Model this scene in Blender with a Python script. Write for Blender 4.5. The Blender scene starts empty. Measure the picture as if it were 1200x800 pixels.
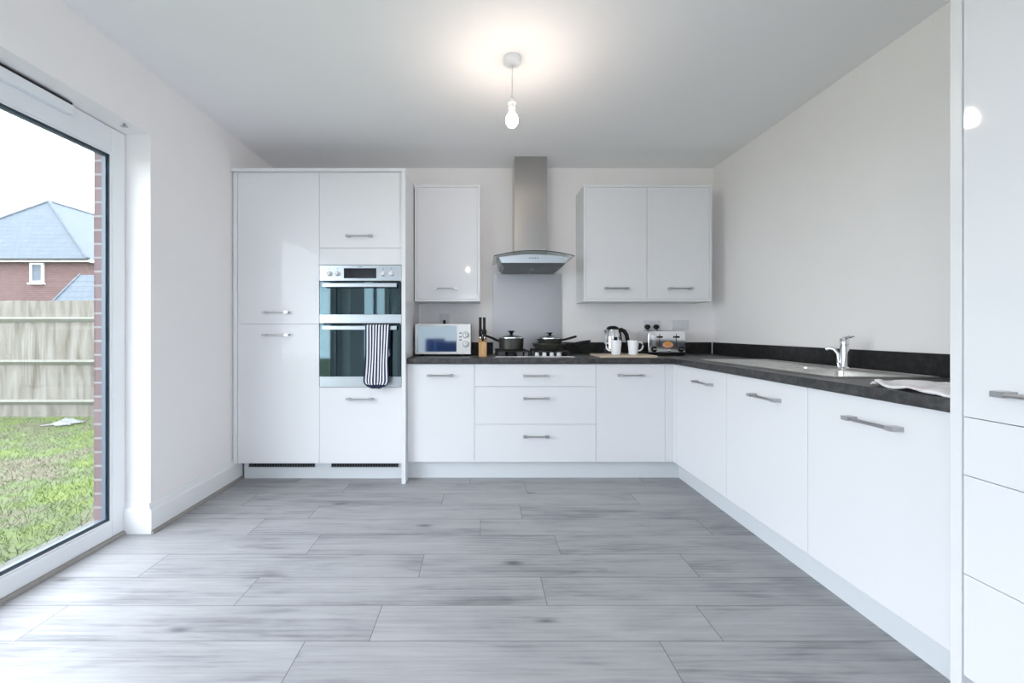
import bpy, bmesh, math, random
from mathutils import Vector, Matrix
random.seed(7)
C = bpy.context.scene.collection
F, CX, CY, HC = 485.0, 564.5, 387.2, 1.106      # focal length in px, vanishing point, eye height
def PX(px, d): return (px - CX) * d / F
def PZ(py, d): return HC - (py - CY) * d / F
PI = math.pi

# ------------------------------------------------------------------ materials
MATS = {}
def new_mat(name):
    m = bpy.data.materials.new(name); m.use_nodes = True
    nt = m.node_tree; b = nt.nodes['Principled BSDF']
    MATS[name] = m
    return m, nt, b
def N(nt, t, **kw):
    n = nt.nodes.new(t)
    for k, v in kw.items():
        if k in n.inputs: n.inputs[k].default_value = v
        else: setattr(n, k, v)
    return n
def L(nt, a, b): nt.links.new(a, b)
def simple(name, col, rough=.5, metal=0., spec=None, coat=0., ior=None, noise=0., nscale=30., bump=0.):
    m, nt, b = new_mat(name)
    b.inputs['Base Color'].default_value = (*col, 1); b.inputs['Roughness'].default_value = rough
    b.inputs['Metallic'].default_value = metal
    if ior: b.inputs['IOR'].default_value = ior
    if coat: b.inputs['Coat Weight'].default_value = coat; b.inputs['Coat Roughness'].default_value = .04
    if noise or bump:
        tc = N(nt, 'ShaderNodeTexCoord'); nz = N(nt, 'ShaderNodeTexNoise'); nz.inputs['Scale'].default_value = nscale
        nz.inputs['Detail'].default_value = 4
        L(nt, tc.outputs['Object'], nz.inputs['Vector'])
        if noise:
            r = N(nt, 'ShaderNodeMapRange'); r.inputs['To Min'].default_value = 1 - noise; r.inputs['To Max'].default_value = 1 + noise
            L(nt, nz.outputs['Fac'], r.inputs['Value'])
            mx = N(nt, 'ShaderNodeVectorMath', operation='SCALE'); mx.inputs[0].default_value = col
            L(nt, r.outputs['Result'], mx.inputs['Scale']); L(nt, mx.outputs[0], b.inputs['Base Color'])
        if bump:
            bp = N(nt, 'ShaderNodeBump'); bp.inputs['Strength'].default_value = bump; bp.inputs['Distance'].default_value = .002
            L(nt, nz.outputs['Fac'], bp.inputs['Height']); L(nt, bp.outputs['Normal'], b.inputs['Normal'])
    return m
def ramp(nt, stops):
    r = N(nt, 'ShaderNodeValToRGB'); e = r.color_ramp.elements
    while len(e) < len(stops): e.new(.5)
    for i, (p, c) in enumerate(stops):
        e[i].position = p; e[i].color = (*c, 1)
    return r

WALL = simple('wall_paint', (.90, .882, .877), .75, noise=.015, nscale=6, bump=.08)
CEIL = simple('ceiling_paint', (.89, .89, .893), .8, noise=.01, nscale=5)
TRIMW = simple('satin_trim_paint', (.86, .87, .885), .4, noise=.01)
GLOSS = simple('gloss_white_door', (.765, .772, .792), .05, noise=.004, nscale=3)
CARC = simple('white_melamine', (.77, .777, .793), .35, noise=.006, nscale=9)
PVC = simple('white_pvc', (.84, .87, .90), .35, noise=.006, nscale=12)
GASKET = simple('grey_gasket', (.05, .065, .085), .6, noise=.05)
SPACER = simple('blue_grey_spacer_bar', (.085, .12, .165), .4, noise=.03)
BEAD = simple('grey_floor_bead', (.30, .285, .27), .55, noise=.12, nscale=40)
CHROME = simple('chrome', (.82, .83, .85), .08, 1., noise=.02)
HANDLE = simple('brushed_nickel', (.50, .50, .51), .28, 1., noise=.04, nscale=60)
BLKP = simple('black_plastic', (.008, .008, .009), .42, noise=.1)
BLKP.node_tree.nodes['Principled BSDF'].inputs['Specular IOR Level'].default_value = .28
BLKM = simple('black_cast_iron', (.015, .015, .015), .6, noise=.15)
BLKG = simple('black_oven_glass', (.007, .011, .014), .03, ior=1.85, noise=.05)
BLKG.node_tree.nodes['Principled BSDF'].inputs['Specular Tint'].default_value = (.62, .93, 1.0, 1)
MIRR = simple('mirrored_microwave_glass', (.46, .55, .60), .05, 1., noise=.01)
DISP = simple('dark_display', (.006, .008, .014), .12, noise=.05)
WPLA = simple('white_plastic', (.82, .83, .84), .35, noise=.008)
SOCK = simple('socket_plastic', (.74, .73, .76), .4, noise=.01)
CERAM = simple('white_ceramic', (.88, .89, .91), .12, coat=.3, noise=.005)
PANG = simple('grey_hard_anodised', (.055, .055, .046), .38, .4, noise=.06)
GRIL = simple('grey_vent_grille', (.10, .11, .12), .5, noise=.05)
FRYG = simple('olive_grey_pan', (.10, .10, .082), .35, .4, noise=.06)
SATIN = simple('satin_silver_knob', (.72, .73, .75), .3, noise=.02)
RUBBER = simple('dark_rubber', (.02, .02, .02), .8, noise=.05)
FILT = simple('mesh_filter', (.27, .28, .285), .45, .7, noise=.1, nscale=300)
NAVY = simple('navy_upholstery', (.012, .035, .13), .85, noise=.12, nscale=80)
PALEW = simple('pale_wood', (.50, .38, .24), .5, noise=.1, nscale=18)
MARK = simple('grey_print', (.12, .13, .16), .6, noise=.05)
STICK = simple('peach_sticker', (.85, .42, .30), .5, noise=.03)
STICK2 = simple('orange_print', (.80, .36, .05), .5, noise=.03)
TOASTD = simple('slot_interior', (.02, .02, .02), .6, noise=.1)
ROOFF = simple('white_fascia', (.80, .82, .84), .5, noise=.01)
WGLASS = simple('far_window_glass', (.07, .09, .115), .5, noise=.05)
SHEETW = simple('white_plastic_sheet', (.17, .175, .18), .6, noise=.2, nscale=20)
MORTAR = simple('grey_paving', (.12, .125, .115), .85, noise=.2, nscale=9, bump=.3)

GLOSS.node_tree.nodes['Principled BSDF'].inputs['Specular IOR Level'].default_value = .2
PLINTH = simple('kickboard_laminate', (.70, .735, .755), .35, noise=.008)
def steel(name, col, rough, axis):
    m, nt, b = new_mat(name)
    tc = N(nt, 'ShaderNodeTexCoord'); mp = N(nt, 'ShaderNodeMapping'); nz = N(nt, 'ShaderNodeTexNoise')
    s = [900, 900, 900]; s[axis] = 6
    mp.inputs['Scale'].default_value = s; nz.inputs['Scale'].default_value = 1; nz.inputs['Detail'].default_value = 3
    L(nt, tc.outputs['Object'], mp.inputs['Vector']); L(nt, mp.outputs[0], nz.inputs['Vector'])
    r = N(nt, 'ShaderNodeMapRange'); r.inputs['To Min'].default_value = rough - .02; r.inputs['To Max'].default_value = rough + .03
    L(nt, nz.outputs['Fac'], r.inputs['Value']); L(nt, r.outputs[0], b.inputs['Roughness'])
    c = N(nt, 'ShaderNodeMapRange'); c.inputs['To Min'].default_value = .975; c.inputs['To Max'].default_value = 1.02
    L(nt, nz.outputs['Fac'], c.inputs['Value'])
    v = N(nt, 'ShaderNodeVectorMath', operation='SCALE'); v.inputs[0].default_value = col
    L(nt, c.outputs[0], v.inputs['Scale']); L(nt, v.outputs[0], b.inputs['Base Color'])
    b.inputs['Metallic'].default_value = 1
    return m
STEEL = steel('brushed_steel', (.46, .445, .43), .20, 0)
STEELS = steel('brushed_steel_panel', (.40, .405, .42), .40, 0)
STEELO = steel('oven_steel', (.44, .48, .51), .34, 0)
SINKM = steel('sink_steel', (.80, .79, .76), .34, 1)

def glass_mat(name, tint=(1, 1, 1), refl=1.0, body=0.0):
    m = bpy.data.materials.new(name); m.use_nodes = True; nt = m.node_tree; nt.nodes.clear()
    o = N(nt, 'ShaderNodeOutputMaterial'); t = N(nt, 'ShaderNodeBsdfTransparent'); g = N(nt, 'ShaderNodeBsdfGlossy')
    t.inputs['Color'].default_value = (*tint, 1); g.inputs['Roughness'].default_value = .01
    lw = N(nt, 'ShaderNodeLayerWeight'); pw = N(nt, 'ShaderNodeMath', operation='POWER'); pw.inputs[1].default_value = 5; L(nt, lw.outputs['Facing'], pw.inputs[0])
    fr = N(nt, 'ShaderNodeMath', operation='MULTIPLY_ADD'); fr.inputs[1].default_value = .95; fr.inputs[2].default_value = .042; L(nt, pw.outputs[0], fr.inputs[0])
    mm = N(nt, 'ShaderNodeMath', operation='MULTIPLY'); mm.inputs[1].default_value = refl
    mx = N(nt, 'ShaderNodeMixShader')
    L(nt, fr.outputs[0], mm.inputs[0]); L(nt, mm.outputs[0], mx.inputs[0]); L(nt, t.outputs[0], mx.inputs[1]); L(nt, g.outputs[0], mx.inputs[2])
    L(nt, mx.outputs[0], o.inputs['Surface'])
    return m
GLASS = glass_mat('window_glass', (.985, .993, .993), .7)
LIDG = glass_mat('lid_glass', (.72, .74, .74), 2.0)
HOODG = glass_mat('hood_glass', (.93, .96, .96), 1.0)
HOODE = simple('dark_glass_edge', (.03, .05, .055), .15, noise=.05)

def bulb_mat(name, col, s):
    m = bpy.data.materials.new(name); m.use_nodes = True; nt = m.node_tree; nt.nodes.clear()
    o = N(nt, 'ShaderNodeOutputMaterial'); e = N(nt, 'ShaderNodeEmission')
    e.inputs['Color'].default_value = (*col, 1); e.inputs['Strength'].default_value = s
    L(nt, e.outputs[0], o.inputs[0]); return m
BULB_POWER = 55.0
BULB = bulb_mat('lit_bulb', (1.0, .82, .68), BULB_POWER)

def floor_mat():
    m, nt, b = new_mat('grey_oak_laminate')
    uv = N(nt, 'ShaderNodeUVMap'); uv.uv_map = 'plank'
    at = N(nt, 'ShaderNodeAttribute'); at.attribute_name = 'rnd'
    sep = N(nt, 'ShaderNodeSeparateColor'); L(nt, at.outputs['Color'], sep.inputs[0])
    off = N(nt, 'ShaderNodeVectorMath', operation='SCALE'); off.inputs['Scale'].default_value = 37.
    L(nt, at.outputs['Color'], off.inputs[0])
    add = N(nt, 'ShaderNodeVectorMath', operation='ADD'); L(nt, uv.outputs[0], add.inputs[0]); L(nt, off.outputs[0], add.inputs[1])
    def noise(scale, detail, rough=.55, dist=0.):
        mp = N(nt, 'ShaderNodeMapping'); mp.inputs['Scale'].default_value = scale; L(nt, add.outputs[0], mp.inputs['Vector'])
        n = N(nt, 'ShaderNodeTexNoise'); n.inputs['Scale'].default_value = 1; n.inputs['Detail'].default_value = detail
        n.inputs['Roughness'].default_value = rough; n.inputs['Distortion'].default_value = dist
        L(nt, mp.outputs[0], n.inputs['Vector']); return n
    fine = noise((5, 120, 1), 5, .7, .6)          # grain lines along the plank
    mid = noise((1.6, 16, 1), 5, .6, 1.2)          # cathedral streaks
    blot = noise((2.2, 6.5, 1), 3, .5, .6)         # smoky patches
    # knots
    mp = N(nt, 'ShaderNodeMapping'); mp.inputs['Scale'].default_value = (1.7, 5.2, 1); L(nt, add.outputs[0], mp.inputs['Vector'])
    vo = N(nt, 'ShaderNodeTexVoronoi'); vo.inputs['Scale'].default_value = 1; L(nt, mp.outputs[0], vo.inputs['Vector'])
    kn = N(nt, 'ShaderNodeMapRange'); kn.inputs['From Min'].default_value = .0; kn.inputs['From Max'].default_value = .12
    kn.inputs['To Min'].default_value = 1; kn.inputs['To Max'].default_value = 0; L(nt, vo.outputs['Distance'], kn.inputs['Value'])
    def madd(a, k, c):
        q = N(nt, 'ShaderNodeMath', operation='MULTIPLY_ADD'); L(nt, a, q.inputs[0]); q.inputs[1].default_value = k
        if isinstance(c, float): q.inputs[2].default_value = c
        else: L(nt, c, q.inputs[2])
        return q.outputs[0]
    streak = noise((.9, 30, 1), 6, .65, 1.5)
    v = madd(fine.outputs['Fac'], .40, -.20)
    v = madd(streak.outputs['Fac'], .30, v)
    v = madd(mid.outputs['Fac'], .44, v)
    v = madd(blot.outputs['Fac'], .55, v)
    v = madd(sep.outputs[0], .12, v)
    mw_ = N(nt, 'ShaderNodeMapping'); mw_.inputs['Scale'].default_value = (.55, 10, 1); L(nt, add.outputs[0], mw_.inputs['Vector'])
    wv = N(nt, 'ShaderNodeTexWave'); wv.bands_direction = 'Y'; wv.inputs['Scale'].default_value = 1.3; wv.inputs['Distortion'].default_value = 7.0
    wv.inputs['Detail'].default_value = 3; wv.inputs['Detail Scale'].default_value = .8; L(nt, mw_.outputs[0], wv.inputs['Vector'])
    v = madd(wv.outputs['Fac'], .05, v)
    kk = N(nt, 'ShaderNodeMath', operation='POWER'); L(nt, kn.outputs[0], kk.inputs[0]); kk.inputs[1].default_value = 1.3
    v = madd(kk.outputs[0], -.34, v)
    r = ramp(nt, [(.42, (.135, .136, .148)), (.57, (.255, .258, .272)), (.70, (.355, .357, .371)), (.92, (.435, .437, .448))])
    L(nt, v, r.inputs[0]); L(nt, r.outputs[0], b.inputs['Base Color'])
    b.inputs['Roughness'].default_value = .45; b.inputs['Specular IOR Level'].default_value = .3
    bp = N(nt, 'ShaderNodeBump'); bp.inputs['Strength'].default_value = .12; bp.inputs['Distance'].default_value = .001
    L(nt, fine.outputs['Fac'], bp.inputs['Height']); L(nt, bp.outputs[0], b.inputs['Normal'])
    return m
FLOORM = floor_mat()
GAPM = simple('plank_gap', (.07, .072, .08), .8, noise=.05)

def worktop_mat(name, k):
    m, nt, b = new_mat(name)
    tc = N(nt, 'ShaderNodeTexCoord')
    n1 = N(nt, 'ShaderNodeTexNoise'); n1.inputs['Scale'].default_value = 26; n1.inputs['Detail'].default_value = 6; n1.inputs['Roughness'].default_value = .7
    n2 = N(nt, 'ShaderNodeTexNoise'); n2.inputs['Scale'].default_value = 190; n2.inputs['Detail'].default_value = 2
    L(nt, tc.outputs['Object'], n1.inputs['Vector']); L(nt, tc.outputs['Object'], n2.inputs['Vector'])
    ad = N(nt, 'ShaderNodeMath', operation='MULTIPLY_ADD'); ad.inputs[1].default_value = .35
    L(nt, n2.outputs['Fac'], ad.inputs[0]); L(nt, n1.outputs['Fac'], ad.inputs[2])
    r = ramp(nt, [(.45, (.012*k, .012*k, .013*k)), (.65, (.036*k, .035*k, .037*k)), (.85, (.085*k, .083*k, .083*k))])
    L(nt, ad.outputs[0], r.inputs[0]); L(nt, r.outputs[0], b.inputs['Base Color'])
    b.inputs['Roughness'].default_value = .38
    return m
WORKT = worktop_mat('dark_slate_laminate', 1.0); UPST = worktop_mat('shaded_slate_upstand', .38)  # upstand: same laminate, its shade put into a darker copy
UPST.node_tree.nodes['Principled BSDF'].inputs['Roughness'].default_value = .5; UPST.node_tree.nodes['Principled BSDF'].inputs['Specular IOR Level'].default_value = .3

def brick_mat(name, c1, c2, mortar, bw=.225, bh=.075, ms=.012):
    m, nt, b = new_mat(name)
    uv = N(nt, 'ShaderNodeUVMap'); uv.uv_map = 'UVMap'
    br = N(nt, 'ShaderNodeTexBrick'); br.inputs['Color1'].default_value = (*c1, 1); br.inputs['Color2'].default_value = (*c2, 1)
    br.inputs['Mortar'].default_value = (*mortar, 1); br.inputs['Scale'].default_value = 1
    br.inputs['Brick Width'].default_value = bw; br.inputs['Row Height'].default_value = bh; br.inputs['Mortar Size'].default_value = ms / 2
    br.inputs['Mortar Smooth'].default_value = .1
    L(nt, uv.outputs[0], br.inputs['Vector']); L(nt, br.outputs['Color'], b.inputs['Base Color'])
    bp = N(nt, 'ShaderNodeBump'); bp.inputs['Strength'].default_value = .5; bp.inputs['Distance'].default_value = .006; bp.invert = True
    L(nt, br.outputs['Fac'], bp.inputs['Height']); L(nt, bp.outputs[0], b.inputs['Normal'])
    b.inputs['Roughness'].default_value = .85
    return m
BRICK = brick_mat('red_brick', (.125, .082, .084), (.150, .104, .106), (.21, .20, .205))
FBRICK = brick_mat('far_red_brick', (.095, .046, .043), (.12, .064, .060), (.16, .135, .13))
TILES = brick_mat('grey_roof_tiles', (.074, .092, .110), (.084, .103, .121), (.058, .072, .088), .33, .26, .03)

def fence_mat():
    m, nt, b = new_mat('weathered_fence_timber')
    uv = N(nt, 'ShaderNodeUVMap'); uv.uv_map = 'UVMap'
    mp = N(nt, 'ShaderNodeMapping'); mp.inputs['Scale'].default_value = (9, 1.3, 1); L(nt, uv.outputs[0], mp.inputs['Vector'])
    n = N(nt, 'ShaderNodeTexNoise'); n.inputs['Scale'].default_value = 1; n.inputs['Detail'].default_value = 5; n.inputs['Distortion'].default_value = .5
    L(nt, mp.outputs[0], n.inputs['Vector'])
    r = ramp(nt, [(.3, (.10, .090, .070)), (.5, (.165, .153, .130)), (.7, (.21, .20, .178))])
    L(nt, n.outputs['Fac'], r.inputs[0]); L(nt, r.outputs[0], b.inputs['Base Color']); b.inputs['Roughness'].default_value = .85
    return m
FENCE = fence_mat()
RAILM = simple('pale_fence_rail', (.20, .20, .172), .8, noise=.15, nscale=8)

def lawn_mat(name, k):
    m, nt, b = new_mat(name)
    g = N(nt, 'ShaderNodeNewGeometry')
    n = N(nt, 'ShaderNodeTexNoise'); n.inputs['Scale'].default_value = 1.4; n.inputs['Detail'].default_value = 7; n.inputs['Roughness'].default_value = .7
    L(nt, g.outputs['Position'], n.inputs['Vector'])
    r = ramp(nt, [(.40, (.095*k, .085*k, .055*k)), (.50, (.075*k, .098*k, .038*k)), (.60, (.088*k, .122*k, .022*k)), (.74, (.115*k, .138*k, .042*k))])
    L(nt, n.outputs['Fac'], r.inputs[0]); L(nt, r.outputs[0], b.inputs['Base Color']); b.inputs['Roughness'].default_value = .9
    return m
LAWN = lawn_mat('rough_lawn', 1.15); BLADE = lawn_mat('grass_blades', 1.45)

def glove_mat():
    m, nt, b = new_mat('navy_white_stripe_cotton')
    uv = N(nt, 'ShaderNodeUVMap'); uv.uv_map = 'strip'
    s = N(nt, 'ShaderNodeSeparateXYZ'); L(nt, uv.outputs[0], s.inputs[0])
    mu = N(nt, 'ShaderNodeMath', operation='MULTIPLY'); mu.inputs[1].default_value = 8.5; L(nt, s.outputs[0], mu.inputs[0])
    fr = N(nt, 'ShaderNodeMath', operation='FRACT'); L(nt, mu.outputs[0], fr.inputs[0])
    st = N(nt, 'ShaderNodeMath', operation='GREATER_THAN'); st.inputs[1].default_value = .52; L(nt, fr.outputs[0], st.inputs[0])
    ed = N(nt, 'ShaderNodeMath', operation='GREATER_THAN'); ed.inputs[1].default_value = .035; L(nt, s.outputs[1], ed.inputs[0])
    mm = N(nt, 'ShaderNodeMath', operation='MULTIPLY'); L(nt, st.outputs[0], mm.inputs[0]); L(nt, ed.outputs[0], mm.inputs[1])
    mx = N(nt, 'ShaderNodeMix', data_type='RGBA'); mx.inputs[6].default_value = (.012, .018, .055, 1); mx.inputs[7].default_value = (.80, .80, .84, 1)
    L(nt, mm.outputs[0], mx.inputs[0]); L(nt, mx.outputs[2], b.inputs['Base Color']); b.inputs['Roughness'].default_value = .9
    return m
GLOVE = glove_mat()
def cloth_mat():
    m, nt, b = new_mat('pinkish_bath_cloth')
    tc = N(nt, 'ShaderNodeTexCoord'); n = N(nt, 'ShaderNodeTexNoise'); n.inputs['Scale'].default_value = 14; n.inputs['Detail'].default_value = 5
    L(nt, tc.outputs['Object'], n.inputs['Vector'])
    r = ramp(nt, [(.30, (.76, .64, .66)), (.40, (.88, .83, .84)), (.52, (.93, .915, .915))]); L(nt, n.outputs['Fac'], r.inputs[0])
    L(nt, r.outputs[0], b.inputs['Base Color']); b.inputs['Roughness'].default_value = .95
    n2 = N(nt, 'ShaderNodeTexNoise'); n2.inputs['Scale'].default_value = 260; L(nt, tc.outputs['Object'], n2.inputs['Vector'])
    bp = N(nt, 'ShaderNodeBump'); bp.inputs['Strength'].default_value = .7; bp.inputs['Distance'].default_value = .003
    L(nt, n2.outputs['Fac'], bp.inputs['Height']); L(nt, bp.outputs[0], b.inputs['Normal'])
    return m
CLOTH = cloth_mat()
def wood_mat(name, c1, c2, axis):
    m, nt, b = new_mat(name)
    tc = N(nt, 'ShaderNodeTexCoord'); mp = N(nt, 'ShaderNodeMapping'); s = [70, 70, 70]; s[axis] = 6; mp.inputs['Scale'].default_value = s
    n = N(nt, 'ShaderNodeTexNoise'); n.inputs['Scale'].default_value = 1; n.inputs['Detail'].default_value = 4
    L(nt, tc.outputs['Object'], mp.inputs[0]); L(nt, mp.outputs[0], n.inputs['Vector'])
    r = ramp(nt, [(.35, c1), (.65, c2)]); L(nt, n.outputs['Fac'], r.inputs[0]); L(nt, r.outputs[0], b.inputs['Base Color'])
    b.inputs['Roughness'].default_value = .45
    return m
BLOCKW = wood_mat('orange_beech', (.52, .29, .12), (.66, .40, .18), 2)
BOARDW = wood_mat('pale_beech_board', (.50, .40, .30), (.60, .50, .39), 0)

# ------------------------------------------------------------------ mesh builder
def tag(o, label=None, cat=None, group=None, kind=None):
    if label: o['label'] = label
    if cat: o['category'] = cat
    if group: o['group'] = group
    if kind: o['kind'] = kind
    return o
def thing(name, label, cat, loc, group=None):
    o = bpy.data.objects.new(name, None); C.objects.link(o); o.location = loc; o.empty_display_size = .05
    return tag(o, label, cat, group)
class MB:
    def __init__(s): s.b = bmesh.new()
    def box(s, x0, x1, y0, y1, z0, z1):
        if x0 > x1: x0, x1 = x1, x0
        if y0 > y1: y0, y1 = y1, y0
        if z0 > z1: z0, z1 = z1, z0
        v = [s.b.verts.new((x, y, z)) for x in (x0, x1) for y in (y0, y1) for z in (z0, z1)]
        for f in ((0, 1, 3, 2), (4, 6, 7, 5), (0, 4, 5, 1), (2, 3, 7, 6), (0, 2, 6, 4), (1, 5, 7, 3)): s.b.faces.new([v[i] for i in f])
        return s
    def prism(s, pts, axis, a0, a1):            # polygon pts in the two other axes, extruded along axis
        def mk(p, a):
            q = list(p); q.insert(axis, a); return s.b.verts.new(q)
        A = [mk(p, a0) for p in pts]; B = [mk(p, a1) for p in pts]; n = len(pts)
        s.b.faces.new(A); s.b.faces.new(B[::-1])
        for i in range(n): s.b.faces.new((A[i], B[i], B[(i+1) % n], A[(i+1) % n]))
        return s
    def hull(s, bottom, top):                   # two loops of 3-D points
        A = [s.b.verts.new(p) for p in bottom]; B = [s.b.verts.new(p) for p in top]; n = len(A)
        s.b.faces.new(A[::-1]); s.b.faces.new(B)
        for i in range(n): s.b.faces.new((A[i], A[(i+1) % n], B[(i+1) % n], B[i]))
        return s
    def lathe(s, prof, c=(0, 0, 0), n=32, axis=2, cap=True):
        rings = []
        for r, h in prof:
            ring = []
            for i in range(n):
                a = 2*PI*i/n; p = [r*math.cos(a), r*math.sin(a)]; p.insert(axis, h)
                if axis == 1: p = [r*math.cos(a), h, r*math.sin(a)]
                if axis == 0: p = [h, r*math.cos(a), r*math.sin(a)]
                ring.append(s.b.verts.new((p[0]+c[0], p[1]+c[1], p[2]+c[2])))
            rings.append(ring)
        for a, b in zip(rings, rings[1:]):
            for i in range(n): s.b.faces.new((a[i], a[(i+1) % n], b[(i+1) % n], b[i]))
        if cap:
            s.b.faces.new(rings[0][::-1]); s.b.faces.new(rings[-1])
        return s
    def tube(s, pts, r, n=12, squash=1.0):
        pts = [Vector(p) for p in pts]; rs = r if isinstance(r, (list, tuple)) else [r]*len(pts)
        up = Vector((0, 0, 1)); rings = []
        for i, p in enumerate(pts):
            t = (pts[min(i+1, len(pts)-1)] - pts[max(i-1, 0)]).normalized()
            a = t.cross(up)
            if a.length < 1e-3: a = t.cross(Vector((0, 1, 0)))
            a.normalize(); bb = a.cross(t).normalized()
            rings.append([s.b.verts.new(p + a*math.cos(2*PI*k/n)*rs[i] + bb*math.sin(2*PI*k/n)*rs[i]*squash) for k in range(n)])
        for a, b in zip(rings, rings[1:]):
            for k in range(n): s.b.faces.new((a[k], a[(k+1) % n], b[(k+1) % n], b[k]))
        s.b.faces.new(rings[0][::-1]); s.b.faces.new(rings[-1])
        return s
    def cells(s, xs, ys, solid, z0, z1):         # union of grid cells as one clean solid
        vs = {}
        def v(i, j, z):
            k = (i, j, z)
            if k not in vs: vs[k] = s.b.verts.new((xs[i], ys[j], z))
            return vs[k]
        on = lambda i, j: 0 <= i < len(xs)-1 and 0 <= j < len(ys)-1 and solid(i, j)
        for i in range(len(xs)-1):
            for j in range(len(ys)-1):
                if not on(i, j): continue
                s.b.faces.new((v(i, j, z1), v(i+1, j, z1), v(i+1, j+1, z1), v(i, j+1, z1)))
                s.b.faces.new((v(i, j, z0), v(i, j+1, z0), v(i+1, j+1, z0), v(i+1, j, z0)))
                for (di, dj, p, q) in ((-1, 0, (i, j+1), (i, j)), (1, 0, (i+1, j), (i+1, j+1)), (0, -1, (i, j), (i+1, j)), (0, 1, (i+1, j+1), (i, j+1))):
                    if not on(i+di, j+dj): s.b.faces.new((v(*p, z0), v(*q, z0), v(*q, z1), v(*p, z1)))
        return s
    def build(s, name, mat, parent=None, bevel=0., smooth=False, seg=2, sub=0, loc=None, recalc=True, sol=0.):
        if recalc: bmesh.ops.recalc_face_normals(s.b, faces=s.b.faces[:])
        uvl = s.b.loops.layers.uv.get('UVMap') or s.b.loops.layers.uv.new('UVMap')
        for f in s.b.faces:
            f.normal_update(); nn = [abs(c) for c in f.normal]; k = nn.index(max(nn))
            for l in f.loops:
                co = l.vert.co
                l[uvl].uv = ((co.y, co.z), (co.x, co.z), (co.x, co.y))[k]
        off = Vector((0, 0, 0)); p = parent
        while p is not None: off += p.location; p = p.parent
        if parent is None and loc is not None: off = Vector(loc)
        for v in s.b.verts: v.co -= off
        me = bpy.data.meshes.new(name); s.b.to_mesh(me); s.b.free()
        o = bpy.data.objects.new(name, me); C.objects.link(o)
        for m in (mat if isinstance(mat, (list, tuple)) else [mat]): me.materials.append(m)
        if parent is not None: o.parent = parent
        elif loc is not None: o.location = loc
        if smooth:
            for q in me.polygons: q.use_smooth = True
            me.set_sharp_from_angle(angle=math.radians(40))
        if sol:
            md = o.modifiers.new('thick', 'SOLIDIFY'); md.thickness = sol; md.offset = 0
        if sub:
            md = o.modifiers.new('sub', 'SUBSURF'); md.levels = sub; md.render_levels = sub
        if bevel:
            md = o.modifiers.new('bev', 'BEVEL'); md.width = bevel; md.segments = seg; md.limit_method = 'ANGLE'; md.angle_limit = math.radians(40)
        return o
def box(x0, x1, y0, y1, z0, z1): return MB().box(x0, x1, y0, y1, z0, z1)
def struct(o): o['kind'] = 'structure'; return o

# ------------------------------------------------------------------ room constants
XL, XR, YB, YR, ZC = -1.815, 2.024, 3.62, -3.4, 2.526
XD = 1.41                    # face of the right run doors
DD, DT = 3.046, 3.012        # faces of the back base doors and of the tall unit doors
ZT0, ZT1 = .865, .904        # worktop
ZK = .139                    # top of the kickboards
OP0, OP1, OPZ = .30, 2.268, 2.18      # patio opening in the left wall
SP0, SP1 = -2.9, -.4                  # second opening in the left wall

# floor
def make_floor():
    mb = MB(); b = mb.b
    col = b.loops.layers.float_color.new('rnd'); uvp = b.loops.layers.uv.new('plank')
    W, LEN, Y0 = .1911, 1.262, 1.4745
    known = {-1: -.629, 0: -.401, 1: -.998, 2: -.284, 3: -.870, 4: -.0075, 5: -1.023, 6: -.255, 7: .31}
    rg = random.Random(3)
    x_lo, x_hi = XL-.14, XR+.05
    k0 = math.floor((YR-.1-Y0)/W); k1 = math.ceil((YB+.05-Y0)/W)
    for k in range(k0, k1):
        o = known.get(k, rg.uniform(0, LEN)); st = o - LEN*math.ceil((o-x_lo)/LEN + 1e-6)
        x = st
        while x < x_hi:
            a, c = max(x, x_lo), min(x+LEN, x_hi)
            if c - a > .01:
                y0, y1 = Y0+k*W+.0009, Y0+(k+1)*W-.0009
                vs = [b.verts.new(p) for p in ((a+.001, y0, 0), (c-.001, y0, 0), (c-.001, y1, 0), (a+.001, y1, 0))]
                f = b.faces.new(vs); r = (rg.random(), rg.random(), rg.random(), 1)
                for l in f.loops:
                    l[col] = r; l[uvp].uv = (l.vert.co.x - x, l.vert.co.y - y0)
            x += LEN
    n = len(b.faces)
    mb.box(x_lo, x_hi, YR-.1, YB+.05, -.2, -.0022)
    b.faces.ensure_lookup_table()
    for f in b.faces[n:]: f.material_index = 1
    return struct(mb.build('floor', [FLOORM, GAPM], recalc=False))
make_floor()
struct(box(XL-.3, XR+.2, YR-.2, YB+.2, ZC, ZC+.15).build('ceiling', CEIL))
struct(box(XL-.3, XR+.2, YB, YB+.2, -.2, ZC).build('wall_back', WALL))
RP0, RP1 = -3.1, -.8
wq = MB(); wq.cells([YR-.2, RP0, RP1, YB+.2], [-.2, -.012, 2.1, ZC], lambda i, j: not (i == 1 and j == 1), XR, XR+.2)
for v in wq.b.verts: v.co = Vector((v.co.z, v.co.x, v.co.y))
struct(wq.build('wall_right', WALL))
wl = MB(); xo = -2.03
ys = [YR-.2, SP0, SP1, OP0, OP1, YB]; zs = [-.2, -.012, OPZ, ZC]
# left wall as clean cells in the (y, z) plane: build flat in xy then turn
wl.cells(ys, zs, lambda i, j: not (i in (1, 3) and j == 1), xo, XL)
for v in wl.b.verts: v.co = Vector((v.co.z, v.co.x, v.co.y))
struct(wl.build('wall_left', WALL))
BP0, BP1 = -.62, .32
wr = MB(); wr.cells([XL-.3, BP0, BP1, XR+.2], [-.2, -.012, 2.1, ZC], lambda i, j: not (i == 1 and j == 1), 0, .2)
for v in wr.b.verts: v.co = Vector((v.co.x, YR-.2+v.co.z, v.co.y))
struct(wr.build('wall_rear', WALL))
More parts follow.
